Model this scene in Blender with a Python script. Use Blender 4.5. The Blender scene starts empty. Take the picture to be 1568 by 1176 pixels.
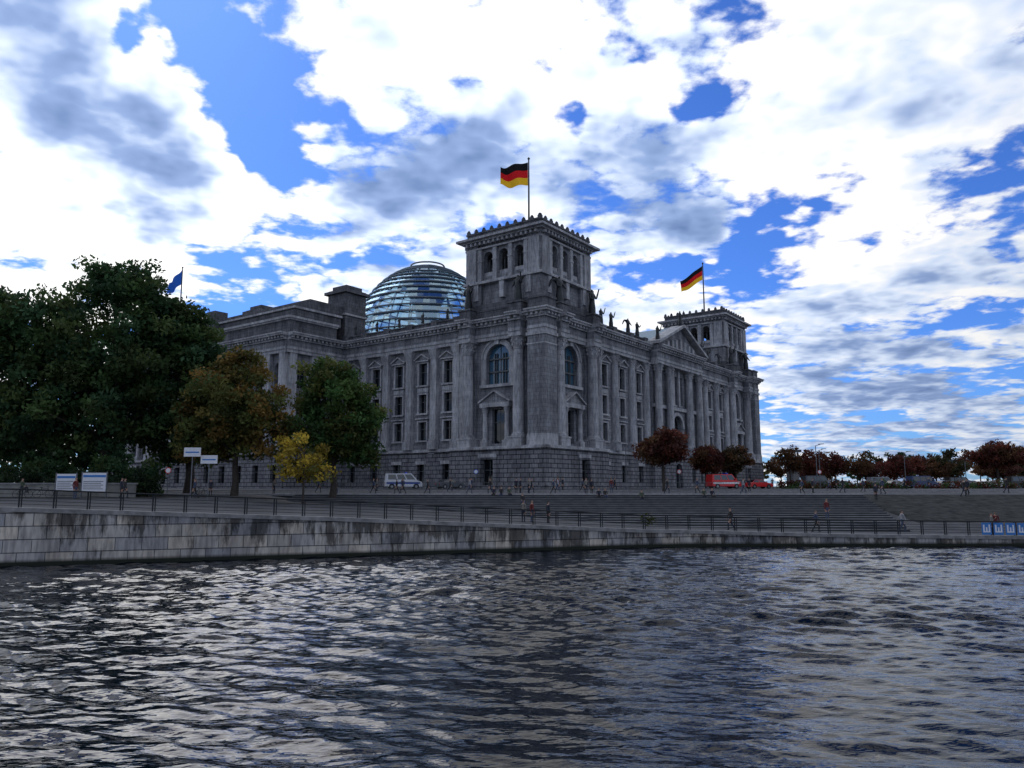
import bpy, bmesh, math, random
import numpy as np
from mathutils import Vector, Matrix
random.seed(7); rng=np.random.default_rng(7)
S=bpy.context.scene
S.view_settings.view_transform='Standard'; S.view_settings.look='None'; S.view_settings.exposure=0
COL=S.collection
# ------------------------------------------------------------------ helpers
def link(o,parent=None):
    COL.objects.link(o)
    if parent: o.parent=parent
    return o
def empty(name,loc=(0,0,0),rz=0,parent=None):
    e=bpy.data.objects.new(name,None); e.location=loc; e.rotation_euler=(0,0,rz); e.empty_display_size=.5
    return link(e,parent)
class MB:
    def __init__(s): s.v=[];s.f=[];s.m=[]
    def poly(s,pts,m=0):
        i=len(s.v); s.v+= [tuple(p) for p in pts]; s.f.append(tuple(range(i,i+len(pts)))); s.m.append(m)
    def hexa(s,p,m=0):
        i=len(s.v); s.v+=[tuple(q) for q in p]
        for f in ((0,3,2,1),(4,5,6,7),(0,1,5,4),(1,2,6,5),(2,3,7,6),(3,0,4,7)):
            s.f.append(tuple(i+k for k in f)); s.m.append(m)
    def box(s,x0,x1,y0,y1,z0,z1,m=0):
        s.hexa([(x0,y0,z0),(x1,y0,z0),(x1,y1,z0),(x0,y1,z0),(x0,y0,z1),(x1,y0,z1),(x1,y1,z1),(x0,y1,z1)],m)
    def tube(s,p0,p1,r0,r1,n=8,m=0,cap=True):
        p0=Vector(p0);p1=Vector(p1);d=(p1-p0).normalized()
        a=d.orthogonal().normalized();b=d.cross(a);i=len(s.v)
        for p,r in((p0,r0),(p1,r1)):
            for k in range(n):
                t=2*math.pi*k/n; s.v.append(tuple(p+a*math.cos(t)*r+b*math.sin(t)*r))
        for k in range(n):
            s.f.append((i+k,i+(k+1)%n,i+n+(k+1)%n,i+n+k)); s.m.append(m)
        if cap:
            s.f.append(tuple(i+n-1-k for k in range(n))); s.m.append(m)
            s.f.append(tuple(i+n+k for k in range(n))); s.m.append(m)
    def lathe(s,cx,cy,prof,n=20,m=0):
        i=len(s.v)
        for r,z in prof:
            for k in range(n):
                t=2*math.pi*k/n; s.v.append((cx+r*math.cos(t),cy+r*math.sin(t),z))
        for j in range(len(prof)-1):
            for k in range(n):
                s.f.append((i+j*n+k,i+j*n+(k+1)%n,i+(j+1)*n+(k+1)%n,i+(j+1)*n+k)); s.m.append(m)
        s.f.append(tuple(i+(len(prof)-1)*n+k for k in range(n))); s.m.append(m)
    def mesh(s,name,mats,smooth=False):
        me=bpy.data.meshes.new(name); me.from_pydata(s.v,[],s.f)
        for mt in mats: me.materials.append(mt)
        me.polygons.foreach_set('material_index',s.m)
        if smooth: me.polygons.foreach_set('use_smooth',[True]*len(s.f))
        me.update(); return me
    def build(s,name,mats,parent=None,smooth=False,fix=True):
        me=s.mesh(name,mats,smooth)
        if fix:
            b=bmesh.new(); b.from_mesh(me); bmesh.ops.recalc_face_normals(b,faces=b.faces); b.to_mesh(me); b.free()
        return link(bpy.data.objects.new(name,me),parent)

# ------------------------------------------------------------------ materials
def newmat(name):
    m=bpy.data.materials.new(name); m.use_nodes=True; nt=m.node_tree; return m,nt,nt.nodes['Principled BSDF']
def plain(name,c,rough=.6,metal=0,var=.25,scale=3,spec=.5,emit=None):
    m,nt,p=newmat(name); N=nt.nodes;L=nt.links
    tc=N.new('ShaderNodeTexCoord'); no=N.new('ShaderNodeTexNoise'); no.inputs['Scale'].default_value=scale; no.inputs['Detail'].default_value=5
    cr=N.new('ShaderNodeValToRGB'); cr.color_ramp.elements[0].position=.3; cr.color_ramp.elements[1].position=.7
    cr.color_ramp.elements[0].color=tuple(x*(1-var) for x in c)+(1,); cr.color_ramp.elements[1].color=tuple(min(1,x*(1+var)) for x in c)+(1,)
    L.new(tc.outputs['Object'],no.inputs['Vector']); L.new(no.outputs['Fac'],cr.inputs['Fac']); L.new(cr.outputs['Color'],p.inputs['Base Color'])
    p.inputs['Roughness'].default_value=rough; p.inputs['Metallic'].default_value=metal; p.inputs['Specular IOR Level'].default_value=spec
    if emit: p.inputs['Emission Color'].default_value=tuple(emit)+(1,); p.inputs['Emission Strength'].default_value=1
    return m
def stone(name,c1,c2,bw,bh,mortar,mcol,dirt=.5,bump=.4,streak=True):
    m,nt,p=newmat(name); N=nt.nodes;L=nt.links
    tc=N.new('ShaderNodeTexCoord'); sp=N.new('ShaderNodeSeparateXYZ'); L.new(tc.outputs['Object'],sp.inputs[0])
    ad=N.new('ShaderNodeMath'); ad.operation='ADD'; L.new(sp.outputs[0],ad.inputs[0]); L.new(sp.outputs[1],ad.inputs[1])
    cb=N.new('ShaderNodeCombineXYZ'); L.new(ad.outputs[0],cb.inputs[0]); L.new(sp.outputs[2],cb.inputs[1])
    br=N.new('ShaderNodeTexBrick'); br.inputs['Scale'].default_value=1; br.inputs['Brick Width'].default_value=bw; br.inputs['Row Height'].default_value=bh
    br.inputs['Mortar Size'].default_value=mortar; br.inputs['Color1'].default_value=c1+(1,); br.inputs['Color2'].default_value=c2+(1,); br.inputs['Mortar'].default_value=mcol+(1,)
    L.new(cb.outputs[0],br.inputs['Vector'])
    n1=N.new('ShaderNodeTexNoise'); n1.inputs['Scale'].default_value=.35; n1.inputs['Detail'].default_value=6; n1.inputs['Roughness'].default_value=.65
    mp=N.new('ShaderNodeMapping'); mp.inputs['Scale'].default_value=(1.8,1.8,.35) if streak else (1,1,1); L.new(tc.outputs['Object'],mp.inputs[0]); L.new(mp.outputs[0],n1.inputs['Vector'])
    cr=N.new('ShaderNodeValToRGB'); cr.color_ramp.elements[0].position=.36; cr.color_ramp.elements[1].position=.6
    d=1-dirt; cr.color_ramp.elements[0].color=(d,d,d*1.03,1); cr.color_ramp.elements[1].color=(1,1,1,1)
    L.new(n1.outputs['Fac'],cr.inputs['Fac'])
    n2=N.new('ShaderNodeTexNoise'); n2.inputs['Scale'].default_value=2.5; n2.inputs['Detail'].default_value=5; L.new(mp.outputs[0],n2.inputs['Vector'])
    cr2=N.new('ShaderNodeValToRGB'); cr2.color_ramp.elements[0].position=.38; cr2.color_ramp.elements[1].position=.58; cr2.color_ramp.elements[0].color=(.66,.66,.68,1)
    L.new(n2.outputs['Fac'],cr2.inputs['Fac'])
    mx=N.new('ShaderNodeMixRGB'); mx.blend_type='MULTIPLY'; mx.inputs[0].default_value=1; L.new(br.outputs['Color'],mx.inputs[1]); L.new(cr.outputs[0],mx.inputs[2])
    mx2=N.new('ShaderNodeMixRGB'); mx2.blend_type='MULTIPLY'; mx2.inputs[0].default_value=1; L.new(mx.outputs[0],mx2.inputs[1]); L.new(cr2.outputs[0],mx2.inputs[2])
    L.new(mx2.outputs[0],p.inputs['Base Color']); p.inputs['Roughness'].default_value=.85; p.inputs['Specular IOR Level'].default_value=.25
    bp=N.new('ShaderNodeBump'); bp.inputs['Strength'].default_value=bump; bp.inputs['Distance'].default_value=.06
    inv=N.new('ShaderNodeMath'); inv.operation='SUBTRACT'; inv.inputs[0].default_value=1; L.new(br.outputs['Fac'],inv.inputs[1])
    a2=N.new('ShaderNodeMath'); a2.operation='MULTIPLY_ADD'; L.new(n2.outputs['Fac'],a2.inputs[0]); a2.inputs[1].default_value=.5; L.new(inv.outputs[0],a2.inputs[2])
    L.new(a2.outputs[0],bp.inputs['Height']); L.new(bp.outputs[0],p.inputs['Normal'])
    return m
M_stone=stone('sandstone',(.34,.35,.365),(.26,.27,.285),1.5,.62,.02,(.12,.125,.13),.5,.3)  # painted darker than the trim, standing in for shade on recessed walls
M_rust=stone('rusticated_stone',(.31,.315,.325),(.22,.225,.235),1.7,.72,.06,(.035,.035,.04),.45,.9)
M_attic=stone('weathered_stone',(.19,.195,.205),(.135,.14,.15),1.6,.6,.02,(.06,.06,.065),.5,.3)
M_trim=stone('stone_trim',(.56,.565,.57),(.47,.475,.485),3.0,.9,.012,(.26,.265,.27),.45,.2)  # painted lighter than the wall stone so relief shows under flat light
M_frame=plain('window_frame',(.08,.09,.095),.5)
M_roof=plain('roof_sheet',(.05,.055,.06),.6)
M_copper=plain('copper_roof',(.13,.22,.28),.5)
M_bronze=plain('statue_bronze',(.022,.026,.028),.5,.3)
m,nt,p=newmat('window_glass'); p.inputs['Base Color'].default_value=(.006,.009,.013,1); p.inputs['Roughness'].default_value=.05; p.inputs['Specular IOR Level'].default_value=.6
no=nt.nodes.new('ShaderNodeTexNoise'); no.inputs['Scale'].default_value=.8; bp=nt.nodes.new('ShaderNodeBump'); bp.inputs['Strength'].default_value=.08
nt.links.new(no.outputs['Fac'],bp.inputs['Height']); nt.links.new(bp.outputs[0],p.inputs['Normal']); M_glass=m
m,nt,p=newmat('pale_blue_glazing'); p.inputs['Base Color'].default_value=(.05,.13,.20,1); p.inputs['Roughness'].default_value=.08; p.inputs['Specular IOR Level'].default_value=.9
M_glassb=m
BM=[M_stone,M_rust,M_glass,M_roof,M_copper,M_bronze,M_frame,M_trim,M_attic,M_glassb]

# ------------------------------------------------------------------ terrain functions
CAMZ=4.7
BX=[-3000,-150,-70,-30.2,-12.4,10.2,14,40,90,3000]
BY=[-1100,5,31.8,45.4,51.5,59.3,60.2,60.3,62.5,150]
ZX=[-3000,-70,-30.2,-12.4,10.2,25,40,3000]
ZZ=[3.6,3.6,3.42,2.6,1.35,.95,.78,.78]
def Yw(x): return float(np.interp(x,BX,BY))
def Zt(x): return float(np.interp(x,ZX,ZZ))
NST=17
def stepz(k): return .85+(k+1)*(3.8-.85)/NST
def stepy(k): return 66+k*1.13
def xr(y): return 34.4+(y-66)*.25
def gz(x,y):
    yw=Yw(x); zt=Zt(x)
    if y>=85.4: return float(np.interp(y,[85.4,117,100000],[3.8,4.36,4.36]))
    if -24<x<xr(y) and y>=66:
        k=int((y-66)/1.13); k=min(k,NST-1); return max(stepz(k),zt)
    bl=max(np.interp(x,[-28,-23],[1,0]),np.interp(x,[34,38],[0,1]))
    t=min(1,max(0,(y-yw-6)/(85.2-yw-6)))
    return zt+(3.8-zt)*bl*t

# ------------------------------------------------------------------ ground sheet
def ground_material():
    m,nt,p=newmat('paving_ground'); N=nt.nodes;L=nt.links
    tc=N.new('ShaderNodeTexCoord')
    br=N.new('ShaderNodeTexBrick'); br.inputs['Scale'].default_value=1; br.inputs['Brick Width'].default_value=1.2; br.inputs['Row Height'].default_value=.6
    br.inputs['Color1'].default_value=(.10,.104,.11,1); br.inputs['Color2'].default_value=(.075,.078,.083,1); br.inputs['Mortar'].default_value=(.04,.04,.04,1); br.inputs['Mortar Size'].default_value=.02
    L.new(tc.outputs['Object'],br.inputs['Vector'])
    no=N.new('ShaderNodeTexNoise'); no.inputs['Scale'].default_value=.3; no.inputs['Detail'].default_value=8; L.new(tc.outputs['Object'],no.inputs['Vector'])
    cr=N.new('ShaderNodeValToRGB'); cr.color_ramp.elements[0].color=(.6,.6,.62,1); cr.color_ramp.elements[0].position=.35; cr.color_ramp.elements[1].position=.65
    L.new(no.outputs['Fac'],cr.inputs[0])
    mx=N.new('ShaderNodeMixRGB'); mx.blend_type='MULTIPLY'; mx.inputs[0].default_value=1; L.new(br.outputs['Color'],mx.inputs[1]); L.new(cr.outputs[0],mx.inputs[2])
    L.new(mx.outputs[0],p.inputs['Base Color']); p.inputs['Roughness'].default_value=.85; p.inputs['Specular IOR Level'].default_value=.2
    return m
M_ground=ground_material()
M_grass=plain('gravel_bank',(.042,.044,.042),.95,0,.5,1.2,.05)
xs=sorted(set([-3000,-800,-300,-150,-110,-90]+[-70+i*2.5 for i in range(65)]+[-28,-23,34,38,10.2,14,-30.2,-12.4,110,150,300,800,3000]))
mb=MB(); grid=[]
for x in xs:
    yw=Yw(x)+.35; col=[]
    for j in range(12):
        t=j/11; y=yw+(85.4-yw)*t**1.2 if yw<85 else yw+j*.1
        bl=max(np.interp(x,[-28,-23],[1,0]),np.interp(x,[34,38],[0,1]))
        tt=min(1,max(0,(y-Yw(x)-6)/max(1,(85.2-Yw(x)-6)))); col.append((x,y,Zt(x)+(3.8-Zt(x))*bl*tt-(.02 if -24<x<34 and j==11 else 0)))
    for y in (85.41,92,100,117,150,250,600,4500): col.append((x,max(y,yw+2+y*.01),float(np.interp(y,[85.4,117],[3.8,4.36]))))
    grid.append(col)
for i in range(len(xs)-1):
    for j in range(len(grid[0])-1):
        cx=(xs[i]+xs[i+1])/2; yy=grid[i][j][1]
        g = 1 if (cx>37.5 and 5<=j<=10) or (yy>117 and (cx>75)) or (cx<-33 and 7<=j<=10) else 0
        mb.poly([grid[i][j],grid[i+1][j],grid[i+1][j+1],grid[i][j+1]],g)
mb.build('ground',[M_ground,M_grass])

# ------------------------------------------------------------------ broad river steps
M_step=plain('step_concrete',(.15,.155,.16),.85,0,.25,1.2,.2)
M_riser_shade=plain('step_riser_shade',(.055,.058,.062),.9,0,.2,1.2,.2)  # darker copy of the step concrete: riser shade painted in against sky-lit treads
mb=MB()
for k in range(NST):
    y0=stepy(k); y1=stepy(k+1); z1=stepz(k); z0=stepz(k-1) if k else .5
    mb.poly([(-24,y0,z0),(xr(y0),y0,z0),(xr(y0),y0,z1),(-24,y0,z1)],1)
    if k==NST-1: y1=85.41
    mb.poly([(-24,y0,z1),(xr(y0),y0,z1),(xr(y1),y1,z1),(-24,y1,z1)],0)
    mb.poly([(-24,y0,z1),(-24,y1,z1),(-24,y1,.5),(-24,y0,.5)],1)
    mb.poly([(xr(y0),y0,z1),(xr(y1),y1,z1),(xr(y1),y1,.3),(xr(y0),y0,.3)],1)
    mb.box(-24,xr(y0)-.05,y0-.05,y0+.18,z1-.05,z1+.012,0)
mb.build('river_steps',[M_step,M_riser_shade])
mb=MB(); mb.box(-40,39.5,85.2,85.6,3.7,3.93,0)
mb.build('plaza_kerb',[plain('kerb_stone',(.3,.3,.3),.8)])
M_asph=plain('asphalt',(.05,.05,.053),.85,0,.25,1.5,.2); M_paint=plain('road_paint',(.7,.7,.7),.7,0,.1)
mb=MB()
def zz(y): return float(np.interp(y,[85.4,117],[3.8,4.36]))
mb.poly([(-200,95,zz(95)+.01),(300,95,zz(95)+.01),(300,102,zz(102)+.01),(-200,102,zz(102)+.01)],0)
mb.poly([(60,150,4.37),(400,150,4.37),(400,158,4.37),(60,158,4.37)],0)
for i in range(80):
    x=-200+i*6; mb.poly([(x,98.4,zz(98.4)+.016),(x+3,98.4,zz(98.4)+.016),(x+3,98.55,zz(98.55)+.016),(x,98.55,zz(98.55)+.016)],1)
mb.box(-200,300,102,102.25,3.9,zz(102)+.13,2); mb.box(-200,300,94.75,95,3.7,zz(95)+.1,2)
mb.build('road',[M_asph,M_paint,plain('kerb_stone2',(.25,.25,.25),.8)])

# ------------------------------------------------------------------ quay wall
def wallmat():
    m=stone('quay_blocks',(.66,.60,.50),(.38,.385,.39),1.9,.78,.03,(.12,.12,.12),.4,.6)
    nt=m.node_tree;N=nt.nodes;L=nt.links;p=N['Principled BSDF']
    src=p.inputs['Base Color'].links[0].from_socket
    tc=N.new('ShaderNodeTexCoord'); mp=N.new('ShaderNodeMapping'); mp.inputs['Scale'].default_value=(1.0,1.0,.25); L.new(tc.outputs['Object'],mp.inputs[0])
    n=N.new('ShaderNodeTexNoise'); n.inputs['Scale'].default_value=.9; n.inputs['Detail'].default_value=8; n.inputs['Roughness'].default_value=.7; L.new(mp.outputs[0],n.inputs['Vector'])
    sp=N.new('ShaderNodeSeparateXYZ'); L.new(tc.outputs['Object'],sp.inputs[0])
    cp=N.new('ShaderNodeMapRange'); cp.inputs[1].default_value=-30; cp.inputs[2].default_value=15; cp.inputs[3].default_value=3.4; cp.inputs[4].default_value=1.2; L.new(sp.outputs[0],cp.inputs[0])
    dv=N.new('ShaderNodeMath'); dv.operation='SUBTRACT'; L.new(cp.outputs[0],dv.inputs[0]); L.new(sp.outputs[2],dv.inputs[1])
    mr0=N.new('ShaderNodeMapRange'); mr0.inputs[1].default_value=0; mr0.inputs[2].default_value=2.2; mr0.inputs[3].default_value=-.07; mr0.inputs[4].default_value=.07; L.new(dv.outputs[0],mr0.inputs[0])
    ad=N.new('ShaderNodeMath'); ad.operation='ADD'; L.new(n.outputs['Fac'],ad.inputs[0]); L.new(mr0.outputs[0],ad.inputs[1])
    cr=N.new('ShaderNodeValToRGB'); cr.color_ramp.elements[0].position=.43; cr.color_ramp.elements[1].position=.52; cr.color_ramp.elements[0].color=(.22,.22,.22,1)
    L.new(ad.outputs[0],cr.inputs[0])
    mx=N.new('ShaderNodeMixRGB'); mx.blend_type='MULTIPLY'; mx.inputs[0].default_value=.95; L.new(src,mx.inputs[1]); L.new(cr.outputs[0],mx.inputs[2])
    mr=N.new('ShaderNodeMapRange'); mr.inputs[1].default_value=.2; mr.inputs[2].default_value=.42; mr.inputs[3].default_value=1; mr.inputs[4].default_value=0; L.new(sp.outputs[2],mr.inputs[0])
    mx2=N.new('ShaderNodeMixRGB'); L.new(mr.outputs[0],mx2.inputs[0]); L.new(mx.outputs[0],mx2.inputs[1]); mx2.inputs[2].default_value=(.018,.022,.015,1)
    L.new(mx2.outputs[0],p.inputs['Base Color']); return m
M_quay=wallmat(); M_cope=plain('coping_stone',(.22,.22,.215),.85,0,.35,2)
mb=MB()
wx=[x for x in xs if -3000<=x<=3000]
for i in range(len(wx)-1):
    a,b=wx[i],wx[i+1]; ya,yb=Yw(a),Yw(b); za,zb=Zt(a),Zt(b)
    mb.hexa([(a,ya,-2),(b,yb,-2),(b,yb+.6,-2),(a,ya+.6,-2),(a,ya,za-.2),(b,yb,zb-.2),(b,yb+.6,zb-.2),(a,ya+.6,za-.2)],0)
    mb.hexa([(a,ya-.08,za-.2),(b,yb-.08,zb-.2),(b,yb+.6,zb-.2),(a,ya+.6,za-.2),(a,ya-.08,za+.06),(b,yb-.08,zb+.06),(b,yb+.6,zb+.06),(a,ya+.6,za+.06)],1)
mb.build('quay_wall',[M_quay,M_cope])
M_rail=plain('railing_steel',(.02,.023,.026),.5,.6)
mb=MB(); x=-68.0; prev=None
while x<88:
    y=Yw(x)+.3; z=Zt(x)+.06
    mb.box(x-.04,x+.04,y-.02,y+.02,z,z+1.08,0); mb.box(x+.12,x+.18,y-.02,y+.02,z,z+1.08,0)
    if prev:
        for h,r in((1.08,.045),(.8,.015),(.6,.015),(.4,.015),(.2,.015)):
            mb.tube((prev[0],prev[1],prev[2]+h),(x,y,z+h),r,r,6,0)
    prev=(x,y,z)
    d=1.85; x+=d*(.94 if x<10 else 1)
mb.build('quay_railing',[M_rail])

# ------------------------------------------------------------------ water
def water():
    R,C=820,820
    t=np.linspace(0,1,R); Y=7.0*(70/7.0)**t
    s=np.linspace(-1,1,C)
    YY=np.repeat(Y[:,None],C,1); XX=s[None,:]*(YY*.82+8)
    H=np.zeros_like(YY)
    n=150
    for i in range(n):
        lam=.34*(2.5/.34)**(rng.random())
        k=2*math.pi/lam; th=math.radians(90-14)+rng.normal()*(.28+.2*(lam<.9))
        sl=.0265*(1.0 if lam<1.8 else .7)
        a=sl/k
        ph=rng.random()*6.28
        w=.12*lam*np.sin(XX*.7/lam**.5+ph*3)+.15*lam*np.sin(YY*.35+XX*.2+ph)
        arg=k*(math.cos(th)*XX+math.sin(th)*YY+w)+ph
        H+=a*np.sin(arg)
    env=1+.28*np.sin(XX*.11+YY*.19+1)+.22*np.sin(XX*.05-YY*.13)
    H*=np.clip(env,.6,1.45)
    edge=np.minimum(1,np.minimum((1-np.abs(s))*14,1))[None,:]*np.minimum(1,t*12)[:,None]*np.minimum(1,(1-t)*30)[:,None]
    H*=edge
    co=np.stack([XX,YY,H],-1).reshape(-1,3).astype(np.float32)
    idx=np.arange(R*C).reshape(R,C)
    q=np.stack([idx[:-1,:-1],idx[:-1,1:],idx[1:,1:],idx[1:,:-1]],-1).reshape(-1,4)
    def ex(pts):
        nonlocal co,q
        i=len(co); co=np.vstack([co,np.array(pts,np.float32)]); q=np.vstack([q,[[i,i+1,i+2,i+3]]])
    w0=7*.82+8; w1=70*.82+8
    ex([(-3000,-1500,0),(3000,-1500,0),(3000,7,0),(-3000,7,0)])
    ex([(-3000,7,0),(-w0,7,0),(-w1,70,0),(-3000,70,0)]); ex([(w0,7,0),(3000,7,0),(3000,70,0),(w1,70,0)])
    ex([(-3000,70,0),(3000,70,0),(3000,160,0),(-3000,160,0)])
    me=bpy.data.meshes.new('water'); me.vertices.add(len(co)); me.vertices.foreach_set('co',co.ravel())
    me.loops.add(q.size); me.loops.foreach_set('vertex_index',q.ravel().astype(np.int32))
    me.polygons.add(len(q)); me.polygons.foreach_set('loop_start',np.arange(0,q.size,4,dtype=np.int32)); me.polygons.foreach_set('loop_total',np.full(len(q),4,np.int32))
    me.update(calc_edges=True); me.polygons.foreach_set('use_smooth',[True]*len(q))
    m,nt,p=newmat('river_water'); N=nt.nodes;L=nt.links
    p.inputs['Base Color'].default_value=(.002,.005,.010,1); p.inputs['Roughness'].default_value=.03; p.inputs['IOR'].default_value=1.333
    tc=N.new('ShaderNodeTexCoord'); mp=N.new('ShaderNodeMapping'); mp.inputs['Scale'].default_value=(.6,1.6,1); mp.inputs['Rotation'].default_value=(0,0,.2); L.new(tc.outputs['Object'],mp.inputs[0])
    no=N.new('ShaderNodeTexNoise'); no.inputs['Scale'].default_value=4.0; no.inputs['Detail'].default_value=2; no.inputs['Roughness'].default_value=.5; L.new(mp.outputs[0],no.inputs['Vector'])
    bp=N.new('ShaderNodeBump'); bp.inputs['Strength'].default_value=.5; bp.inputs['Distance'].default_value=.045; L.new(no.outputs['Fac'],bp.inputs['Height']); L.new(bp.outputs[0],p.inputs['Normal'])
    me.materials.append(m); link(bpy.data.objects.new('river_water',me))
water()

# ------------------------------------------------------------------ PARLIAMENT BUILDING
PX,PY=5.2,116.9; ANG=math.radians(53.5)
B=empty('parliament_building',(PX,PY,CAMZ),ANG)
LN,LE=101.8,137.0
class Fr:
    def __init__(s,mb,o,d,n): s.mb=mb;s.o=o;s.d=d;s.n=n
    def P(s,a,e,z): return (s.o[0]+s.d[0]*a+s.n[0]*e, s.o[1]+s.d[1]*a+s.n[1]*e, z)
    def box(s,a0,a1,e0,e1,z0,z1,m=0):
        P=s.P; s.mb.hexa([P(a0,e0,z0),P(a1,e0,z0),P(a1,e1,z0),P(a0,e1,z0),P(a0,e0,z1),P(a1,e0,z1),P(a1,e1,z1),P(a0,e1,z1)],m)
    def tri(s,a0,a1,e0,e1,z0,z1,m=0):
        P=s.P; c=(a0+a1)/2
        f=[P(a0,e1,z0),P(a1,e1,z0),P(c,e1,z1)]; b=[P(a0,e0,z0),P(a1,e0,z0),P(c,e0,z1)]
        s.mb.poly(f,m); s.mb.poly([f[0],f[2],b[2],b[0]],m); s.mb.poly([f[1],f[2],b[2],b[1]],m); s.mb.poly([f[0],f[1],b[1],b[0]],m)
    def rake(s,a0,a1,e0,e1,z0,z1,th,m=0):
        P=s.P;c=(a0+a1)/2
        for q in(a0,a1):
            s.mb.hexa([P(q,e0,z0),P(c,e0,z1),P(c,e1,z1),P(q,e1,z0),P(q,e0,z0+th),P(c,e0,z1+th),P(c,e1,z1+th),P(q,e1,z0+th)],m)
    def col(s,a,e,z0,z1,r,m=7):
        c=s.P(a,e,0); H=z1-z0
        s.mb.lathe(c[0],c[1],[(r*1.35,z0),(r*1.35,z0+r*.25),(r*1.15,z0+r*.35),(r*1.2,z0+r*.5),(r,z0+r*.65),(r*1.0,z0+H*.35),(r*.86,z1-r*2.4),(r*.98,z1-r*2.35),(r*.88,z1-r*2.25),(r*1.08,z1-r*1.7),(r*.95,z1-r*1.6),(r*1.2,z1-r*.9),(r*1.02,z1-r*.8),(r*1.42,z1-r*.25)],20,m)
        for k in range(8):
            t=k*math.pi/4+.39
            for zz_,rr_ in ((1.75,1.08),(1.0,1.22)):
                x=c[0]+math.cos(t)*r*rr_; y=c[1]+math.sin(t)*r*rr_
                s.mb.box(x-.13*r,x+.13*r,y-.13*r,y+.13*r,z1-r*zz_,z1-r*(zz_-.4),m)
        s.box(a-r*1.4,a+r*1.4,e-r*1.4,e+r*1.4,z1-r*.25,z1,m)
    def wall(s,s0,s1,z0,z1,ops,e=0,m=0,dep=.55,glass=2,mull=True):
        P=s.P
        def zt(o,x):
            sc,w,zb,zt_,ar=o
            if not ar: return zt_
            r=w/2; return zt_-r+math.sqrt(max(0,r*r-(x-sc)**2))
        X={s0,s1}
        for o in ops:
            sc,w=o[0],o[1]; X|={sc-w/2,sc+w/2}
            if o[4]:
                for k in range(1,10): X.add(sc-w/2*math.cos(math.pi*k/10))
        X=sorted(X)
        for a,b in zip(X[:-1],X[1:]):
            if b-a<1e-6: continue
            mid=(a+b)/2; lo=(z0,z0)
            for o in sorted([o for o in ops if o[0]-o[1]/2<mid<o[0]+o[1]/2],key=lambda o:o[2]):
                zb=o[2]; ta,tb=zt(o,a),zt(o,b)
                s.mb.poly([P(a,e,lo[0]),P(b,e,lo[1]),P(b,e,zb),P(a,e,zb)],m)
                s.mb.poly([P(a,e,zb),P(b,e,zb),P(b,e-dep,zb),P(a,e-dep,zb)],m)
                s.mb.poly([P(a,e,ta),P(b,e,tb),P(b,e-dep,tb),P(a,e-dep,ta)],m)
                if glass is not None: s.mb.poly([P(a,e-dep+.02,zb),P(b,e-dep+.02,zb),P(b,e-dep+.02,tb),P(a,e-dep+.02,ta)],glass)
                lo=(ta,tb)
            s.mb.poly([P(a,e,lo[0]),P(b,e,lo[1]),P(b,e,z1),P(a,e,z1)],m)
        for o in ops:
            sc,w,zb,z_,ar=o; top=z_-w/2 if ar else z_
            for q in(sc-w/2,sc+w/2): s.mb.poly([P(q,e,zb),P(q,e-dep,zb),P(q,e-dep,top),P(q,e,top)],m)
            if mull and glass is not None:
                zb2=zb; s.box(sc-.05,sc+.05,e-dep+.03,e-dep+.12,zb2,z_-.02,6)
                s.box(sc-w/2,sc-w/2+.1,e-dep+.03,e-dep+.11,zb2,top,6); s.box(sc+w/2-.1,sc+w/2,e-dep+.03,e-dep+.11,zb2,top,6)
                hh=zb+(z_-zb)*.62; s.box(sc-w/2+.1,sc+w/2-.1,e-dep+.03,e-dep+.13,hh-.06,hh+.06,6)
                if w>3:
                    for q in(-w/4,w/4): s.box(sc+q-.04,sc+q+.04,e-dep+.03,e-dep+.1,zb2,top+.6,6)
Z0=-.9
def entab(fr,s0,s1,e,ends=True,dent=True,top=True):
    fr.box(s0,s1,e-1.2,e+.25,24.6,25.2,7); fr.box(s0,s1,e-1.2,e+.38,25.2,25.7,7)
    fr.box(s0,s1,e-1.2,e+.22,25.7,27.0,0)
    fr.box(s0,s1,e-1.2,e+.55,27.0,27.3,7)
    if dent:
        n=int((s1-s0)/.95)
        for i in range(n):
            a=s0+(i+.5)*(s1-s0)/n; fr.box(a-.24,a+.24,e+.2,e+1.0,27.3,27.75,7)
    fr.box(s0,s1,e-1.2,e+.5,27.3,27.75,0)
    fr.box(s0,s1,e-1.2,e+1.3,27.75,28.1,7); fr.box(s0,s1,e-1.2,e+1.5,28.1,28.35,7)
    if top:
        fr.box(s0,s1,e-1.0,e+.1,28.35,28.6,8); fr.box(s0,s1,e-.8,e-.1,28.6,29.3,8); fr.box(s0,s1,e-1.0,e+.15,29.3,29.5,8)
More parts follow.
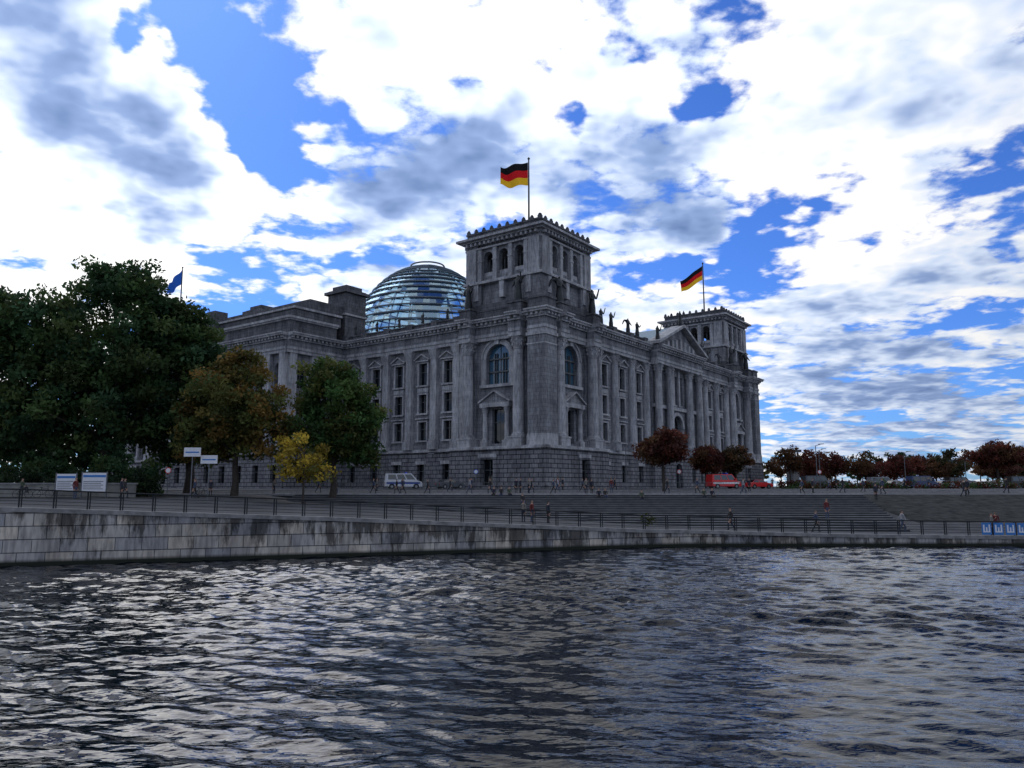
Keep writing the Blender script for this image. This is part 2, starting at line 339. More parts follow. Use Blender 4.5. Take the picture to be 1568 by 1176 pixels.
def wing(fr,s0,s1,n,e,colm=False,ped=True):
    bw=(s1-s0)/n; cs=[s0+bw*(i+.5) for i in range(n)]
    fr.wall(s0,s1,Z0,6.0,[(c,1.9,.7,3.9,False) for c in cs],e+.35,1,.7)
    for c in cs: fr.box(c-1.3,c+1.3,e+.35,e+.5,3.9,4.5,7)
    fr.box(s0,s1,e-.3,e+.75,6.0,6.25,7); fr.box(s0,s1,e-.3,e+.6,6.25,6.5,7); fr.box(s0,s1,e-.3,e+.5,Z0,.1,1)
    ops=[]
    for c in cs: ops+=[(c,1.9,8.2,11.5,False),(c,1.9,13.1,16.5,False),(c,2.0,18.2,22.2,False)]
    fr.wall(s0,s1,6.5,24.6,ops,e,0,.6)
    fr.box(s0,s1,e-.0,e+.14,6.5,7.3,0)
    for c in cs:
        for (w,zb,zt) in((1.9,8.2,11.5),(1.9,13.1,16.5),(2.0,18.2,22.2)):
            h=w/2
            fr.box(c-h-.36,c-h,e,e+.2,zb,zt,7); fr.box(c+h,c+h+.36,e,e+.2,zb,zt,7)
            fr.box(c-h-.36,c+h+.36,e,e+.22,zt,zt+.3,7); fr.box(c-h-.5,c+h+.5,e,e+.4,zb-.3,zb,7)
        fr.box(c-1.6,c+1.6,e,e+.6,22.5,22.72,7); fr.tri(c-1.6,c+1.6,e,e+.4,22.72,23.75,0); fr.rake(c-1.8,c+1.8,e,e+.75,22.72,23.75,.2,7)
        fr.box(c-1.3,c+1.3,e,e+.22,16.9,17.7,7)
        fr.box(c-1.5,c+1.5,e,e+.5,12.0,12.2,7)
    for i in range(n+1):
        a=s0+bw*i
        if i==0:a+=.75
        if i==n:a-=.75
        fr.box(a-.95,a+.95,e,e+1.15,6.5,8.0,7)
        if colm: fr.col(a,e+.45,8.0,24.6,.75)
        else:
            fr.box(a-.7,a+.7,e,e+.75,8.0,22.8,7); fr.box(a-.8,a+.8,e,e+.88,8.0,8.4,7)
            fr.box(a-.75,a+.75,e,e+.82,22.8,23.0,7)
            P=fr.P
            fr.mb.hexa([P(a-.7,e,23),P(a+.7,e,23),P(a+.7,e+.78,23),P(a-.7,e+.78,23),P(a-1.0,e,24.3),P(a+1.0,e,24.3),P(a+1.0,e+1.1,24.3),P(a-1.0,e+1.1,24.3)],7)
            fr.box(a-1.02,a+1.02,e,e+1.12,24.3,24.6,7)
    entab(fr,s0,s1,e+.6)
    for i in range(n+1):
        a=min(max(s0+bw*i,s0+.8),s1-.8); fr.box(a-.7,a+.7,e-.5,e+.85,28.35,29.75,8)

# statue mesh
def skin_mesh(name,verts,edges,radii,root=0,sub=1):
    me=bpy.data.meshes.new(name+'_sk'); me.from_pydata(verts,edges,[])
    ob=bpy.data.objects.new(name+'_sk',me); COL.objects.link(ob)
    md=ob.modifiers.new('s','SKIN'); md.use_smooth_shade=True
    sv=me.skin_vertices[0].data
    for i,r in enumerate(radii): sv[i].radius=(r,r) if not isinstance(r,tuple) else r; sv[i].use_root=(i==root)
    if sub:
        sd=ob.modifiers.new('d','SUBSURF'); sd.levels=sub
    dg=bpy.context.evaluated_depsgraph_get(); ev=ob.evaluated_get(dg); out=bpy.data.meshes.new_from_object(ev)
    bpy.data.objects.remove(ob); out.name=name; out.materials.clear(); return out
def statue(name,arm,wings=False):
    v=[(0,0,0),(0,0,.5),(0,0,1.0),(0,-.02,1.5),(0,0,2.1),(0,0,2.5),(0,0,2.75),(0,-.03,3.05),
       (.42,0,2.45),(.62,-.25,1.95),arm, (-.42,0,2.45),(-.6,-.1,1.9),(-.45,-.5,1.7)]
    e=[(0,1),(1,2),(2,3),(3,4),(4,5),(5,6),(6,7),(5,8),(8,9),(9,10),(5,11),(11,12),(12,13)]
    r=[.5,.48,.44,.36,.34,.32,.12,.2,.18,.13,.08,.18,.13,.08]
    if wings:
        i=len(v); v+=[(.9,.4,2.6),(1.3,.6,1.7),(-.9,.4,2.6),(-1.3,.6,1.7)]; e+=[(5,i),(i,i+1),(5,i+2),(i+2,i+3)]; r+=[.2,.1,.2,.1]
    me=skin_mesh(name,v,e,r,1,1)
    me.materials.append(M_bronze); return me
ST=[statue('statue_a',(1.0,-.4,2.5)),statue('statue_b',(.75,-.6,3.2)),statue('statue_c',(.5,-.6,1.6),True)]
def put_statue(p,z,k,rz,s=1.0):
    o=bpy.data.objects.new('roof_statue',ST[k%3]); o.location=(p[0],p[1],z); o.rotation_euler=(0,0,rz); o.scale=(s,s,s*1.05); link(o,B)

def pavilion(ox,oy,sx,sy,name):
    mb=MB(); W=19.0
    fa=Fr(mb,(ox,oy),(0,sy),(-sx,0)); fb=Fr(mb,(ox,oy),(sx,0),(0,-sy))
    def bx(x0,x1,y0,y1,z0,z1,m=0):
        X=sorted((ox+sx*x0,ox+sx*x1));Y=sorted((oy+sy*y0,oy+sy*y1)); mb.box(X[0],X[1],Y[0],Y[1],z0,z1,m)
    R=-2.5
    bx(2.55,W-.05,2.55,W-.05,25.0,28.7,0)
    bx(.3,W-.05,.3,W-.05,6.05,6.45,1)
    bx(0,3.4,0,3.4,6.5,24.6,0)
    bx(-.12,3.52,-.12,3.52,6.5,8.0,7); bx(-.06,3.46,-.06,3.46,8.0,8.3,7)
    bx(-.2,3.6,-.2,3.6,24.1,24.6,7); bx(-.08,3.48,-.08,3.48,22.6,22.85,7)
    for fr in(fa,fb):
        fr.wall(-.3,W+.5,Z0,6.0,[(11.2,2.6,-.2,4.4,False)],.3,1,.8)
        fr.box(9.3,13.1,.3,.5,4.7,5.3,7); fr.box(9.2,9.9,.3,.6,Z0,4.7,1); fr.box(12.5,13.2,.3,.6,Z0,4.7,1)
        fr.box(-.7,W+.6,-.3,.7,6.0,6.25,7); fr.box(-.55,W+.5,-.3,.55,6.25,6.5,7); fr.box(-.5,W+.5,-.2,.5,Z0,.2,1)
        fr.wall(3.4,W,6.5,25.0,[(11.2,2.7,7.1,12.9,False),(11.2,5.0,17.2,24.0,True)],R,0,.8,9)
        fr.box(9.9,12.5,R-.76,R-.7,7.1,12.9,2)
        for q in(9.95,10.5,11.85,12.3): fr.box(q,q+.12,R-.76,R-.5,17.2,22.5,6)
        fr.box(8.75,13.65,R-.76,R-.45,19.2,19.45,6); fr.box(8.75,13.65,R-.76,R-.45,21.4,21.65,6)
        for k in range(12):
            t0=math.pi*k/12;t1=math.pi*(k+1)/12
            for (ra,rb,ea,m_) in((2.5,3.15,.22,7),(3.15,3.5,.4,7)):
                pts=[]
                for ee in(R,R+ea):
                    for (r,t) in((ra,t0),(rb,t0),(rb,t1),(ra,t1)): pts.append(fr.P(11.2+r*math.cos(t),ee,21.5+r*math.sin(t)))
                mb.hexa(pts,m_)
        fr.box(7.7,8.7,R,R+.3,17.0,21.5,7); fr.box(13.7,14.7,R,R+.3,17.0,21.5,7)
        fr.box(10.75,11.65,R,R+.6,23.9,25.0,7)
        fr.box(7.6,14.8,R,R+.6,16.6,17.1,7)
        for a in(8.9,13.5): fr.box(a-.7,a+.7,R,R+1.1,6.5,7.6,7); fr.col(a,R+.6,7.6,13.2,.42)
        fr.box(8.1,14.3,R,R+1.2,13.2,13.9,7); fr.tri(8.1,14.3,R,R+1.0,13.9,15.7,0); fr.rake(7.9,14.5,R,R+1.4,13.9,15.75,.25,7)
        for a in(6.0,16.7):
            fr.box(a-1.35,a+1.35,R,.0,6.5,8.0,7); fr.box(a-1.45,a+1.45,R,.1,7.8,8.05,7)
            fr.box(a-1.0,a+1.0,R,R+.5,8.05,24.6,0); fr.col(a,-1.15,8.05,24.6,.95)
        fr.box(18.0,W,R,-1.5,6.5,24.6,7)
        e=-1.9
        entab(fr,3.4,W,e,top=False)
        for (a0,a1,st) in((4.75,7.25,1),(15.45,17.95,1),(-.0,3.4,0)):
            if st: entab(fr,a0,a1,-.25,top=False)
            if st:
                fr.box(a0,a1,-2.0,-.1,28.36,30.0,8); fr.box(a0-.2,a1+.2,-2.2,.1,30.0,30.3,8)
                put_statue(fr.P((a0+a1)/2,-1.05,0),30.3,int(a0)+(0 if fr is fa else 1),math.atan2(fr.n[0],-fr.n[1])*1.0,1.45)
        fr.box(7.25,15.45,-2.9,-1.7,28.36,29.8,8); fr.box(7.25,15.45,-3.0,-1.6,29.8,30.05,8)
    for (g,z0,z1,m) in((.0,24.6,25.2,7),(.12,25.2,25.7,7),(-.02,25.7,27.0,0),(.3,27,27.75,7),(1.05,27.75,28.1,7),(1.25,28.1,28.36,7),(-.1,28.36,30.2,8),(.1,30.2,30.5,8)):
        bx(-g,3.4,-g,3.4,z0+.002,z1,m)
    for k in range(4):
        a=.2+k*.95
        for fr in(fa,fb): fr.box(a-.24,a+.24,.2,.75,27.3,27.74,7)
    t0,t1=2.2,18.2
    bx(t0+.6,t1-.6,t0+.6,t1-.6,28.3,35.0,0)
    bx(t0-.1,t1+.1,t0-.1,t1+.1,28.3,31.2,8)
    bx(t0,t0+3.4,t0,t0+3.4,31.2,35,0)
    bx(t1-3.4,t1,t0,t0+3.4,31.2,35,0); bx(t0,t0+3.4,t1-3.4,t1,31.2,35,0); bx(t1-3.4,t1,t1-3.4,t1,31.2,35,0)
    bx(t0-.45,t1+.45,t0-.45,t1+.45,34.9,35.15,7); bx(t0-.3,t1+.3,t0-.3,t1+.3,35.15,35.4,7)
    for fr,o in((fa,0),(fb,0)):
        for a in (4.6,10.2,15.8): fr.box(a-.5,a+.5,-t0-.6,-t0+.25,32,34.9,7)
    frs=[Fr(mb,(ox+sx*t0,oy+sy*t0),(0,sy),(-sx,0)),Fr(mb,(ox+sx*t0,oy+sy*t0),(sx,0),(0,-sy)),
         Fr(mb,(ox+sx*t1,oy+sy*t1),(0,-sy),(sx,0)),Fr(mb,(ox+sx*t1,oy+sy*t1),(-sx,0),(0,sy))]
    for fr in frs:
        fr.wall(.0,16,35.4,42.4,[(4.7,1.9,36.3,40.7,True),(8,1.9,36.3,40.7,True),(11.3,1.9,36.3,40.7,True)],-.35,0,1.0,None)
        for a in(3.05,6.35,9.65,12.95): fr.box(a-.4,a+.4,-.35,.05,35.4,41.2,7); fr.box(a-.5,a+.5,-.35,.12,38.9,39.2,7)
        for a in (4.7,8,11.3):
            fr.box(a-1.0,a+1.0,-.7,-.5,36.3,37.0,7)
            mb.lathe(*fr.P(a,-.85,0)[:2],[(.28,36.3),(.2,37.2),(.25,38.2),(.22,38.8),(.1,38.9),(.17,39.2),(.05,39.4)],8,5)
        for a in(0.0,13.4): fr.box(a,a+2.6,-.36,.0+.02,35.4,42.4,0)
        for a in(.25,13.65): fr.box(a,a+2.1,.0,.25,35.4,41.2,7)
        fr.box(-.05,16.05,-.3,.2,41.2,41.5,7); 
        for k in range(16): fr.box(.6+k*.987-.2,.6+k*.987+.2,-.0,.7,41.9,42.4,7)
        for k in range(10):
            a=.25+k*15.5/9; fr.box(a-.28,a+.28,-.6,-.1,44.5,44.9,8); mb.lathe(*fr.P(a,-.35,0)[:2],[(.24,44.9),(.3,45.05),(.1,45.3)],8,8)
    bx(t0+.2,t1-.2,t0+.2,t1-.2,35.35,35.5,0); 
    bx(t0-.1,t1+.1,t0-.1,t1+.1,42.1,42.5,7); bx(t0-.7,t1+.7,t0-.7,t1+.7,42.5,42.8,7); bx(t0-1.35,t1+1.35,t0-1.35,t1+1.35,42.8,43.2,7)
    bx(t0+.1,t1-.1,t0+.1,t1-.1,43.2,44.2,8); bx(t0-.05,t1+.05,t0-.05,t1+.05,44.2,44.5,8)
    bx(t0+4,t1-4,t0+4,t1-4,44.5,45.0,3)
    mb.build(name,BM,B)
    c=(ox+sx*10.2,oy+sy*10.2)
    mb=MB(); mb.lathe(c[0],c[1],[(.6,44.6),(.35,45.4),(.2,46),(.13,59.5),(.02,59.6)],10,0); mb.lathe(c[0],c[1],[(.05,59.4),(.28,59.7),(.05,60)],8,0)
    mb.build(name+'_flagpole',[M_roof],B); return c
cNE=pavilion(0,0,1,1,'tower_pavilion_ne'); cNW=pavilion(LN,0,-1,1,'tower_pavilion_nw'); cSE=pavilion(0,LE,1,-1,'tower_pavilion_se'); cSW=pavilion(LN,LE,-1,-1,'tower_pavilion_sw')

# north facade
mb=MB(); fn=Fr(mb,(0,0),(1,0),(0,-1))
E=-2.2
wing(fn,19.0,39.5,3,E,True); wing(fn,62.3,82.8,3,E,True)
mb.build('north_wings',BM,B)
mb=MB(); fn=Fr(mb,(0,0),(1,0),(0,-1)); e=-.9
c0=50.9; s0,s1=39.5,62.3
fn.wall(s0,s1,Z0,6.0,[(43.2,1.9,.7,3.9,False),(58.6,1.9,.7,3.9,False),(50.9,3.4,-.4,4.8,True)],e+.35,1,.8)
fn.box(s0,s1,e-1.5,e+.75,6.0,6.5,7)
fn.wall(s0,s1,6.5,24.6,[(43.2,1.8,8.2,11.4,False),(43.2,1.8,13.1,16.4,False),(43.2,1.9,18,22,False),(58.6,1.8,8.2,11.4,False),(58.6,1.8,13.1,16.4,False),(58.6,1.9,18,22,False),(50.9,5.2,7.5,14.8,True),(48.2,1.7,17.2,23.2,False),(50.9,1.7,17.2,23.2,False),(53.6,1.7,17.2,23.2,False)],e,0,.9)
for k in range(12):
    t0=math.pi*k/12;t1=math.pi*(k+1)/12;pts=[]
    for ee in(e,e+.4):
        for (r,t) in((2.6,t0),(3.3,t0),(3.3,t1),(2.6,t1)): pts.append(fn.P(50.9+r*math.cos(t),ee,12.2+r*math.sin(t)))
    mb.hexa(pts,7)
for a in(40.6,45.9,55.9,61.2): fn.box(a-1.1,a+1.1,e,e+1.9,6.5,8,7); fn.col(a,e+.95,8,24.6,.8)
for a in(49.55,52.25): fn.box(a-.35,a+.35,e,e+.3,16.8,24.6,7)
fn.box(s0,s1,e,e+.5,15.8,16.5,7)
for q in (s0,s1):
    fn.mb.poly([fn.P(q,e,6.5),fn.P(q,e-2,6.5),fn.P(q,e-2,25),fn.P(q,e,25)],0); fn.mb.poly([fn.P(q,e+.35,Z0),fn.P(q,e-2,Z0),fn.P(q,e-2,6.5),fn.P(q,e+.35,6.5)],1)
entab(fn,s0,s1,e+1.2,top=False)
fn.box(s0-.0,s1,e-2.2,e,24.6,28.3,0)
fn.tri(s0+.5,s1-.5,e-.3,e+1.3,28.36,33.4,0); fn.rake(s0-1,s1+1,e-.6,e+2.6,28.36,33.6,.55,7)
P=fn.P
for q in(s0-.6,s1+.6): mb.poly([P(q,e-.6,28.6),P(c0,e-.6,33.9),P(c0,e-14,33.9),P(q,e-14,28.6)],4)
for k in range(7): fn.box(44+k*2.1,45+k*2.1,e+1.3,e+1.7,28.5,29.2+1.3*(1-abs(k-3)/3.2)+.5,7)
mb.build('north_portico',BM,B)
for a in(22,25.8,32.6,36.5,66,73,80): put_statue(fn.P(a,-2.3,0),29.7,int(a),0,.95)
for a,z in((39.7,29),(50.9,34.1),(62,29)): put_statue(fn.P(a,.6,0),z,1,0,1.0)
# east facade
mb=MB(); fe=Fr(mb,(0,0),(0,1),(-1,0))
wing(fe,19.0,49.5,5,E,False); wing(fe,87.5,118,5,E,False)
mb.build('east_wings',BM,B)
mb=MB()
PB=11.5
fe2=Fr(mb,(-PB,49.5),(0,1),(-1,0)); n=7; bw=38/n
ops=[]
for i in range(n):
    c=bw*(i+.5); ops+=[(c,2.2,8.2,13.5,False),(c,2.4,16.5,23,True)]
fe2.wall(0,38,Z0,6.0,[(bw*(i+.5),1.9,.7,3.9,False) for i in range(n)],.3,1,.7)
fe2.wall(0,38,6.0,24.6,ops,0,0,.7)
for i in range(n+1): a=min(max(bw*i,.8),37.2); fe2.box(a-.9,a+.9,0,.8,6.0,24.6,7)
fe2.box(0,38,0,.8,5.9,6.4,7)
entab(fe2,-.3,38.3,.6,top=False)
fe3=Fr(mb,(-PB,49.5),(1,0),(0,-1))
fe3.wall(-.3,PB+3,Z0,6.0,[(3.5,1.9,.7,3.9,False),(8.6,1.9,.7,3.9,False)],.3,1,.7)
fe3.wall(0,PB+3,6.0,24.6,[(3.2,1.9,8.2,11.4,False),(3.2,1.9,13.1,16.4,False),(3.2,2,18.2,22.4,False),(8.4,1.9,8.2,11.4,False),(8.4,1.9,13.1,16.4,False),(8.4,2,18.2,22.4,False)],0,0,.7)
for a in(.8,5.8,11): fe3.box(a-.8,a+.8,0,.6,6.0,24.6,7)
entab(fe3,-.6,PB+1.5,.5,top=False)
mb.box(-PB+.3,0,49.8,87.2,28.3,31.8,8); mb.box(-PB-.1,0,49.4,87.6,31.0,31.3,7); mb.box(-PB-.4,.0,49.1,87.9,31.3,31.7,7)
mb.box(-PB+2.2,2,51,86,31.7,34.2,8); mb.box(-PB+1.8,2,50.6,86.4,33.7,34.1,7)
mb.box(-5,4,52,85,34.1,36.5,8)
for (x0,y0) in((3.5,51.5),(3.5,80.5)):
    mb.box(x0,x0+5.5,y0,y0+5.5,28.5,40.5,8); mb.box(x0-.6,x0+6.1,y0-.6,y0+6.1,39.6,40.2,8); mb.box(x0-.3,x0+5.8,y0-.3,y0+5.8,34.8,35.2,7); mb.box(x0+.6,x0+4.9,y0+.6,y0+4.9,40.2,41.4,8)
mb.box(-PB+1,-PB+4,76,79,31.8,36.5,8)
mb.build('east_centre_block',BM,B)
for b in (22,28,34,40,46): put_statue((1.6,b,0),29.6,1,-math.pi/2,.6)
mb=MB(); mb.box(4.4,LN-4.4,4.4,LE-4.4,Z0,28.0,0); mb.box(4.5,LN-4.5,19,LE-19,28.0,28.9,3)
mb.box(18,84,22,38,28.9,31,3); mb.box(20,38,44,90,28.9,32,3); mb.box(14,90,98,112,28.9,31.5,3); mb.box(66,84,44,90,28.9,32,3)
mb.build('main_body',BM,B)
# dome
DCx,DCy=38.9,61.9; DR,DZ0,DH=19.2,30.0,25.2
mb=MB(); nr,ns=17,24
def dp(i,off=0):
    t=i/nr*math.radians(78); return DR*math.cos(t)+off, DZ0+DH*math.sin(t)/math.sin(math.radians(78))*.97
SEG=72
mb.lathe(DCx,DCy,[(DR+2,28),(DR+2,DZ0-1.6),(DR+1.2,DZ0-1.5),(DR+1.2,DZ0)],48,3)
mg=MB()
for i in range(nr-0):
    r0,z0=dp(i); r1,z1=dp(i+1)
    for k in range(SEG):
        a,b=2*math.pi*k/SEG,2*math.pi*(k+1)/SEG
        q=[(DCx+r*math.cos(t),DCy+r*math.sin(t),z) for r,t,z in((r0+.45,a,z0+.15),(r0+.45,b,z0+.15),(r1,b,z1),(r1,a,z1))]
        mg.poly(q,0)
        mb.tube((DCx+(r0+.25)*math.cos(a),DCy+(r0+.25)*math.sin(a),z0),(DCx+(r0+.25)*math.cos(b),DCy+(r0+.25)*math.sin(b),z0),.2,.2,5,1,False)
for k in range(ns):
    a=2*math.pi*k/ns
    for i in range(nr):
        r0,z0=dp(i,-.3); r1,z1=dp(i+1,-.3)
        mb.tube((DCx+r0*math.cos(a),DCy+r0*math.sin(a),z0),(DCx+r1*math.cos(a),DCy+r1*math.sin(a),z1),.2,.18,5,1,False)
rt,zt_=dp(nr)
for k in range(48):
    a,b=2*math.pi*k/48,2*math.pi*(k+1)/48
    for r,z in((rt,zt_+.1),(rt+.2,zt_+.9)): mb.tube((DCx+r*math.cos(a),DCy+r*math.sin(a),z),(DCx+r*math.cos(b),DCy+r*math.sin(b),z),.22,.22,5,1,False)
pr=None
for k in range(240):
    t=k/240; a=t*2*math.pi*2.6; h=1.5+t*15; r=DR*math.sqrt(max(.05,1-(h/DH)**2))-2.2; pt=(DCx+r*math.cos(a),DCy+r*math.sin(a),DZ0+h)
    if pr: mb.tube(pr,pt,.35,.35,4,1,False)
    pr=pt
mb.lathe(DCx,DCy,[(1.3,28),(1.5,36),(3.0,44),(6.0,50),(7.0,52)],24,2)
M_dsteel=plain('dome_steel',(.16,.18,.2),.45,.5); M_mirror=plain('funnel_mirrors',(.3,.36,.42),.25,.7)
mb.build('dome_structure',[M_roof,M_dsteel,M_mirror],B)
m,nt,p=newmat('dome_glass'); N=nt.nodes;L=nt.links
tr=N.new('ShaderNodeBsdfTransparent'); tr.inputs[0].default_value=(.55,.73,.84,1); gl=N.new('ShaderNodeBsdfGlossy'); gl.inputs['Roughness'].default_value=.1; gl.inputs[0].default_value=(.55,.75,.9,1)
mx=N.new('ShaderNodeMixShader'); mx.inputs[0].default_value=.33; L.new(tr.outputs[0],mx.inputs[1]); L.new(gl.outputs[0],mx.inputs[2]); L.new(mx.outputs[0],N['Material Output'].inputs[0])
mg.build('dome_glazing',[m],B,fix=False)

# flags
def flag(name,cols,c,L_,H_,ztop,droop,vert=False):
    loc=Matrix.Rotation(ANG,4,'Z')@Vector((c[0],c[1],0)); wx,wy=PX+loc.x,PY+loc.y
    mb=MB(); nu,nv=24,12
    def pt(u,v):
        x=-u*L_*(1-.25*droop); z=-v*H_*(1-.12*u)-droop*u*L_*.75+.28*math.sin(u*7+v)*u
        y=.6*math.sin(u*9+v*2.0)*(.3+u)+u*L_*.2
        return (x,y,z)
    for i in range(nu):
        for j in range(nv):
            k=min(len(cols)-1,int(j/nv*len(cols)))
            mb.poly([pt(i/nu,j/nv),pt((i+1)/nu,j/nv),pt((i+1)/nu,(j+1)/nv),pt(i/nu,(j+1)/nv)],k)
    ms=[]
    for q in cols:
        m,nt,p=newmat('flag_cloth'); p.inputs['Base Color'].default_value=q+(1,); p.inputs['Roughness'].default_value=.8
        t=nt.nodes.new('ShaderNodeBsdfTranslucent'); t.inputs[0].default_value=q+(1,); x=nt.nodes.new('ShaderNodeMixShader'); x.inputs[0].default_value=.5
        nt.links.new(p.outputs[0],x.inputs[1]); nt.links.new(t.outputs[0],x.inputs[2]); nt.links.new(x.outputs[0],nt.nodes['Material Output'].inputs[0]); ms.append(m)
    o=mb.build(name,ms,None,True,False); o.location=(wx-.15,wy,CAMZ+ztop)
DE=[(.006,.006,.006),(.62,.01,.015),(.85,.5,.02)]
flag('national_flag',DE,cNE,5.2,4.4,59.0,.12); flag('national_flag',DE,cNW,7.0,3.8,59.0,.75); flag('european_flag',[(.02,.12,.5)],cSE,5,4,59,.9)

# ------------------------------------------------------------------ trees
def leafmat(name):
    m,nt,p=newmat(name); N=nt.nodes;L=nt.links
    at=N.new('ShaderNodeAttribute'); at.attribute_name='Col'
    L.new(at.outputs['Color'],p.inputs['Base Color']); p.inputs['Roughness'].default_value=.65; p.inputs['Specular IOR Level'].default_value=.2
    t=N.new('ShaderNodeBsdfTranslucent'); L.new(at.outputs['Color'],t.inputs[0]); x=N.new('ShaderNodeMixShader'); x.inputs[0].default_value=.4
    L.new(p.outputs[0],x.inputs[1]); L.new(t.outputs[0],x.inputs[2]); L.new(x.outputs[0],N['Material Output'].inputs[0]); return m
M_leaf=leafmat('foliage'); M_bark=plain('bark',(.06,.05,.042),.9,0,.3,4,.2)
def leaves_mesh(name,cent,cols,per,sig,size,parent=None):
    n=len(cent); C=np.repeat(np.array(cent),per,0); K=np.repeat(np.array(cols),per,0); m=len(C)
    off=rng.normal(size=(m,3)); off/= (np.linalg.norm(off,axis=1,keepdims=True)+1e-6); off*=(rng.random((m,1))**.5)*sig*1.7; off[:,2]*=.7
    C=C+off
    a=rng.normal(size=(m,3)); a/=np.linalg.norm(a,axis=1,keepdims=True); b=rng.normal(size=(m,3)); b-= (a*b).sum(1,keepdims=True)*a; b/=np.linalg.norm(b,axis=1,keepdims=True)
    s=size*(.6+.8*rng.random((m,1))); a*=s; b*=s*.6
    V=np.stack([C-a,C+b*.9,C+a,C-b*.9],1).reshape(-1,3).astype(np.float32)
    me=bpy.data.meshes.new(name); me.vertices.add(len(V)); me.vertices.foreach_set('co',V.ravel())
    me.loops.add(len(V)); me.loops.foreach_set('vertex_index',np.arange(len(V),dtype=np.int32)); me.polygons.add(m)
    me.polygons.foreach_set('loop_start',np.arange(0,len(V),4,dtype=np.int32)); me.polygons.foreach_set('loop_total',np.full(m,4,np.int32)); me.update(calc_edges=True)
    K=K*(.75+.5*rng.random((m,1))); ca=me.color_attributes.new('Col','FLOAT_COLOR','POINT')
    cc=np.ones((len(V),4),np.float32); cc[:,:3]=np.repeat(K,4,0); ca.data.foreach_set('color',cc.ravel())
    me.materials.append(M_leaf); return link(bpy.data.objects.new(name,me),parent)
def crown(lobes,n):
    out=[]; vol=np.array([l[3]**2*l[4] for l in lobes])**.7; vol/=vol.sum()
    for i in range(n):
        l=lobes[rng.choice(len(lobes),p=vol)]
        d=rng.normal(size=3); d/=np.linalg.norm(d); r=(.45+.55*rng.random()**.6)*(1+.10*math.sin(5*d[0]+3*d[2]+l[0])+.07*rng.normal())
        out.append((l[0]+d[0]*r*l[3],l[1]+d[1]*r*l[3],l[2]+d[2]*r*l[4]))
    return out
def tree(name,x,y,lobes,pal,n=200,per=90,sig=.8,size=.28,tr=.35,th=None,zoff=0):
    z=gz(x,y); E_=empty(name,(x,y,z)); cs=crown(lobes,n)
    pal=np.array(pal); cols=[]
    for c in cs: cols.append(pal[rng.integers(len(pal))]*(.55+.9*rng.random()))
    leaves_mesh('crown',cs,cols,per,sig,size,E_)
    mb=MB(); lo=min(l[2]-l[4] for l in lobes); hi=max(l[2]+l[4]*.5 for l in lobes)
    p=[(0,0,-.2),(tr*.3,0,lo*.5),(-tr*.2,.1,lo+.5),(0,0,(lo+hi)/2),(.2,0,hi)]; rr=[tr*1.3,tr,tr*.85,tr*.5,tr*.12]
    for i in range(4): mb.tube(p[i],p[i+1],rr[i],rr[i+1],10,0,False)
    for i in range(min(34,n//5)):
        c=Vector(cs[i]); t=.25+.7*rng.random(); s0_=Vector(p[2]).lerp(Vector(p[4]),max(0,min(1,(c.z-lo)/(hi-lo+.1)*.7*t)))
        md=s0_.lerp(c,.5)+Vector((0,0,-.4+.6*rng.random())); r=tr*.4
        mb.tube(s0_,md,r,r*.5,6,0,False); mb.tube(md,c,r*.5,r*.12,5,0,False)
    mb.build('trunk',[M_bark],E_,True,False); return E_
G=[(.052,.108,.042),(.042,.09,.042),(.062,.11,.034),(.074,.108,.034)]
GO=[(.15,.12,.032),(.10,.12,.034),(.19,.12,.032),(.08,.11,.034),(.13,.13,.036)]
G2=[(.052,.11,.032),(.07,.12,.032),(.10,.115,.03)]
YE=[(.45,.33,.045),(.35,.27,.045),(.16,.16,.04)]
RD=[(.10,.028,.022),(.12,.036,.022),(.075,.028,.022),(.11,.055,.026)]
tree('linden_tree',-47,87,[(0,0,19,8,8.0),(-4,0,13,7,6.5),(5,0,14,7.5,7.5),(0,-2,9.5,8,4.5),(1,0,24.5,4.2,3.2),(6,0,19.5,4.5,4)],G,480,92,.95,.29,.7)
tree('linden_tree',-60,86,[(0,0,15,8,8),(4,0,18.5,5.5,5.5),(0,0,8.5,8,4.5),(-3,0,20,5,4)],G,340,92,.95,.29,.6)
tree('linden_tree',-38,89,[(0,0,14,4.6,6.5),(-1,0,18.5,3.6,3.6),(2,0,10,4.5,5),(-2,0,7.5,5,3.5)],G,230,92,.9,.28,.5)
tree('autumn_tree',-29.3,80,[(0,0,9.5,5.0,5.6),(-2,0,7.5,4.2,4),(2.5,0,7.5,3.6,4),(-3.5,0,5.5,3,2.8),(0,0,13.2,2.6,2.2)],GO,260,78,.72,.23,.35)
tree('linden_tree',-19.6,83,[(0,0,9.5,4.3,5.5),(2,0,7.5,3.6,4),(-1.5,0,6.5,3.6,3.5),(-1,0,13.2,2.6,2.3),(3,0,5.2,2.5,2.4)],G2,240,88,.72,.23,.33)
tree('yellow_leaved_tree',-20.8,75.5,[(0,0,4.8,2.4,1.9),(1.2,0,3.6,2.1,1.3),(-1.2,0,6.0,1.7,1.2),(-1.6,0,3.8,1.6,1)],YE,70,32,.5,.19,.11)
tree('red_leaved_tree',20,100,[(0,0,5.6,3.0,2.0),(1,0,6.4,2.1,1.7),(-1.2,0,5.4,2.0,1.6)],RD,110,80,.6,.2,.17)
tree('red_leaved_tree',32,125,[(0,0,5.0,2.6,1.9),(.8,0,4.0,2,1.4)],RD,60,70,.6,.22,.15)
tree('autumn_tree',37.6,127,[(0,0,5.2,2.6,1.9),(-.8,0,4.2,2,1.4)],[(.11,.055,.025),(.08,.06,.03),(.06,.042,.024)],60,70,.6,.22,.15)
tree('red_leaved_tree',88,137,[(0,0,5.8,4,2.2),(2,0,6,3,2)],RD,110,70,.7,.25,.2)
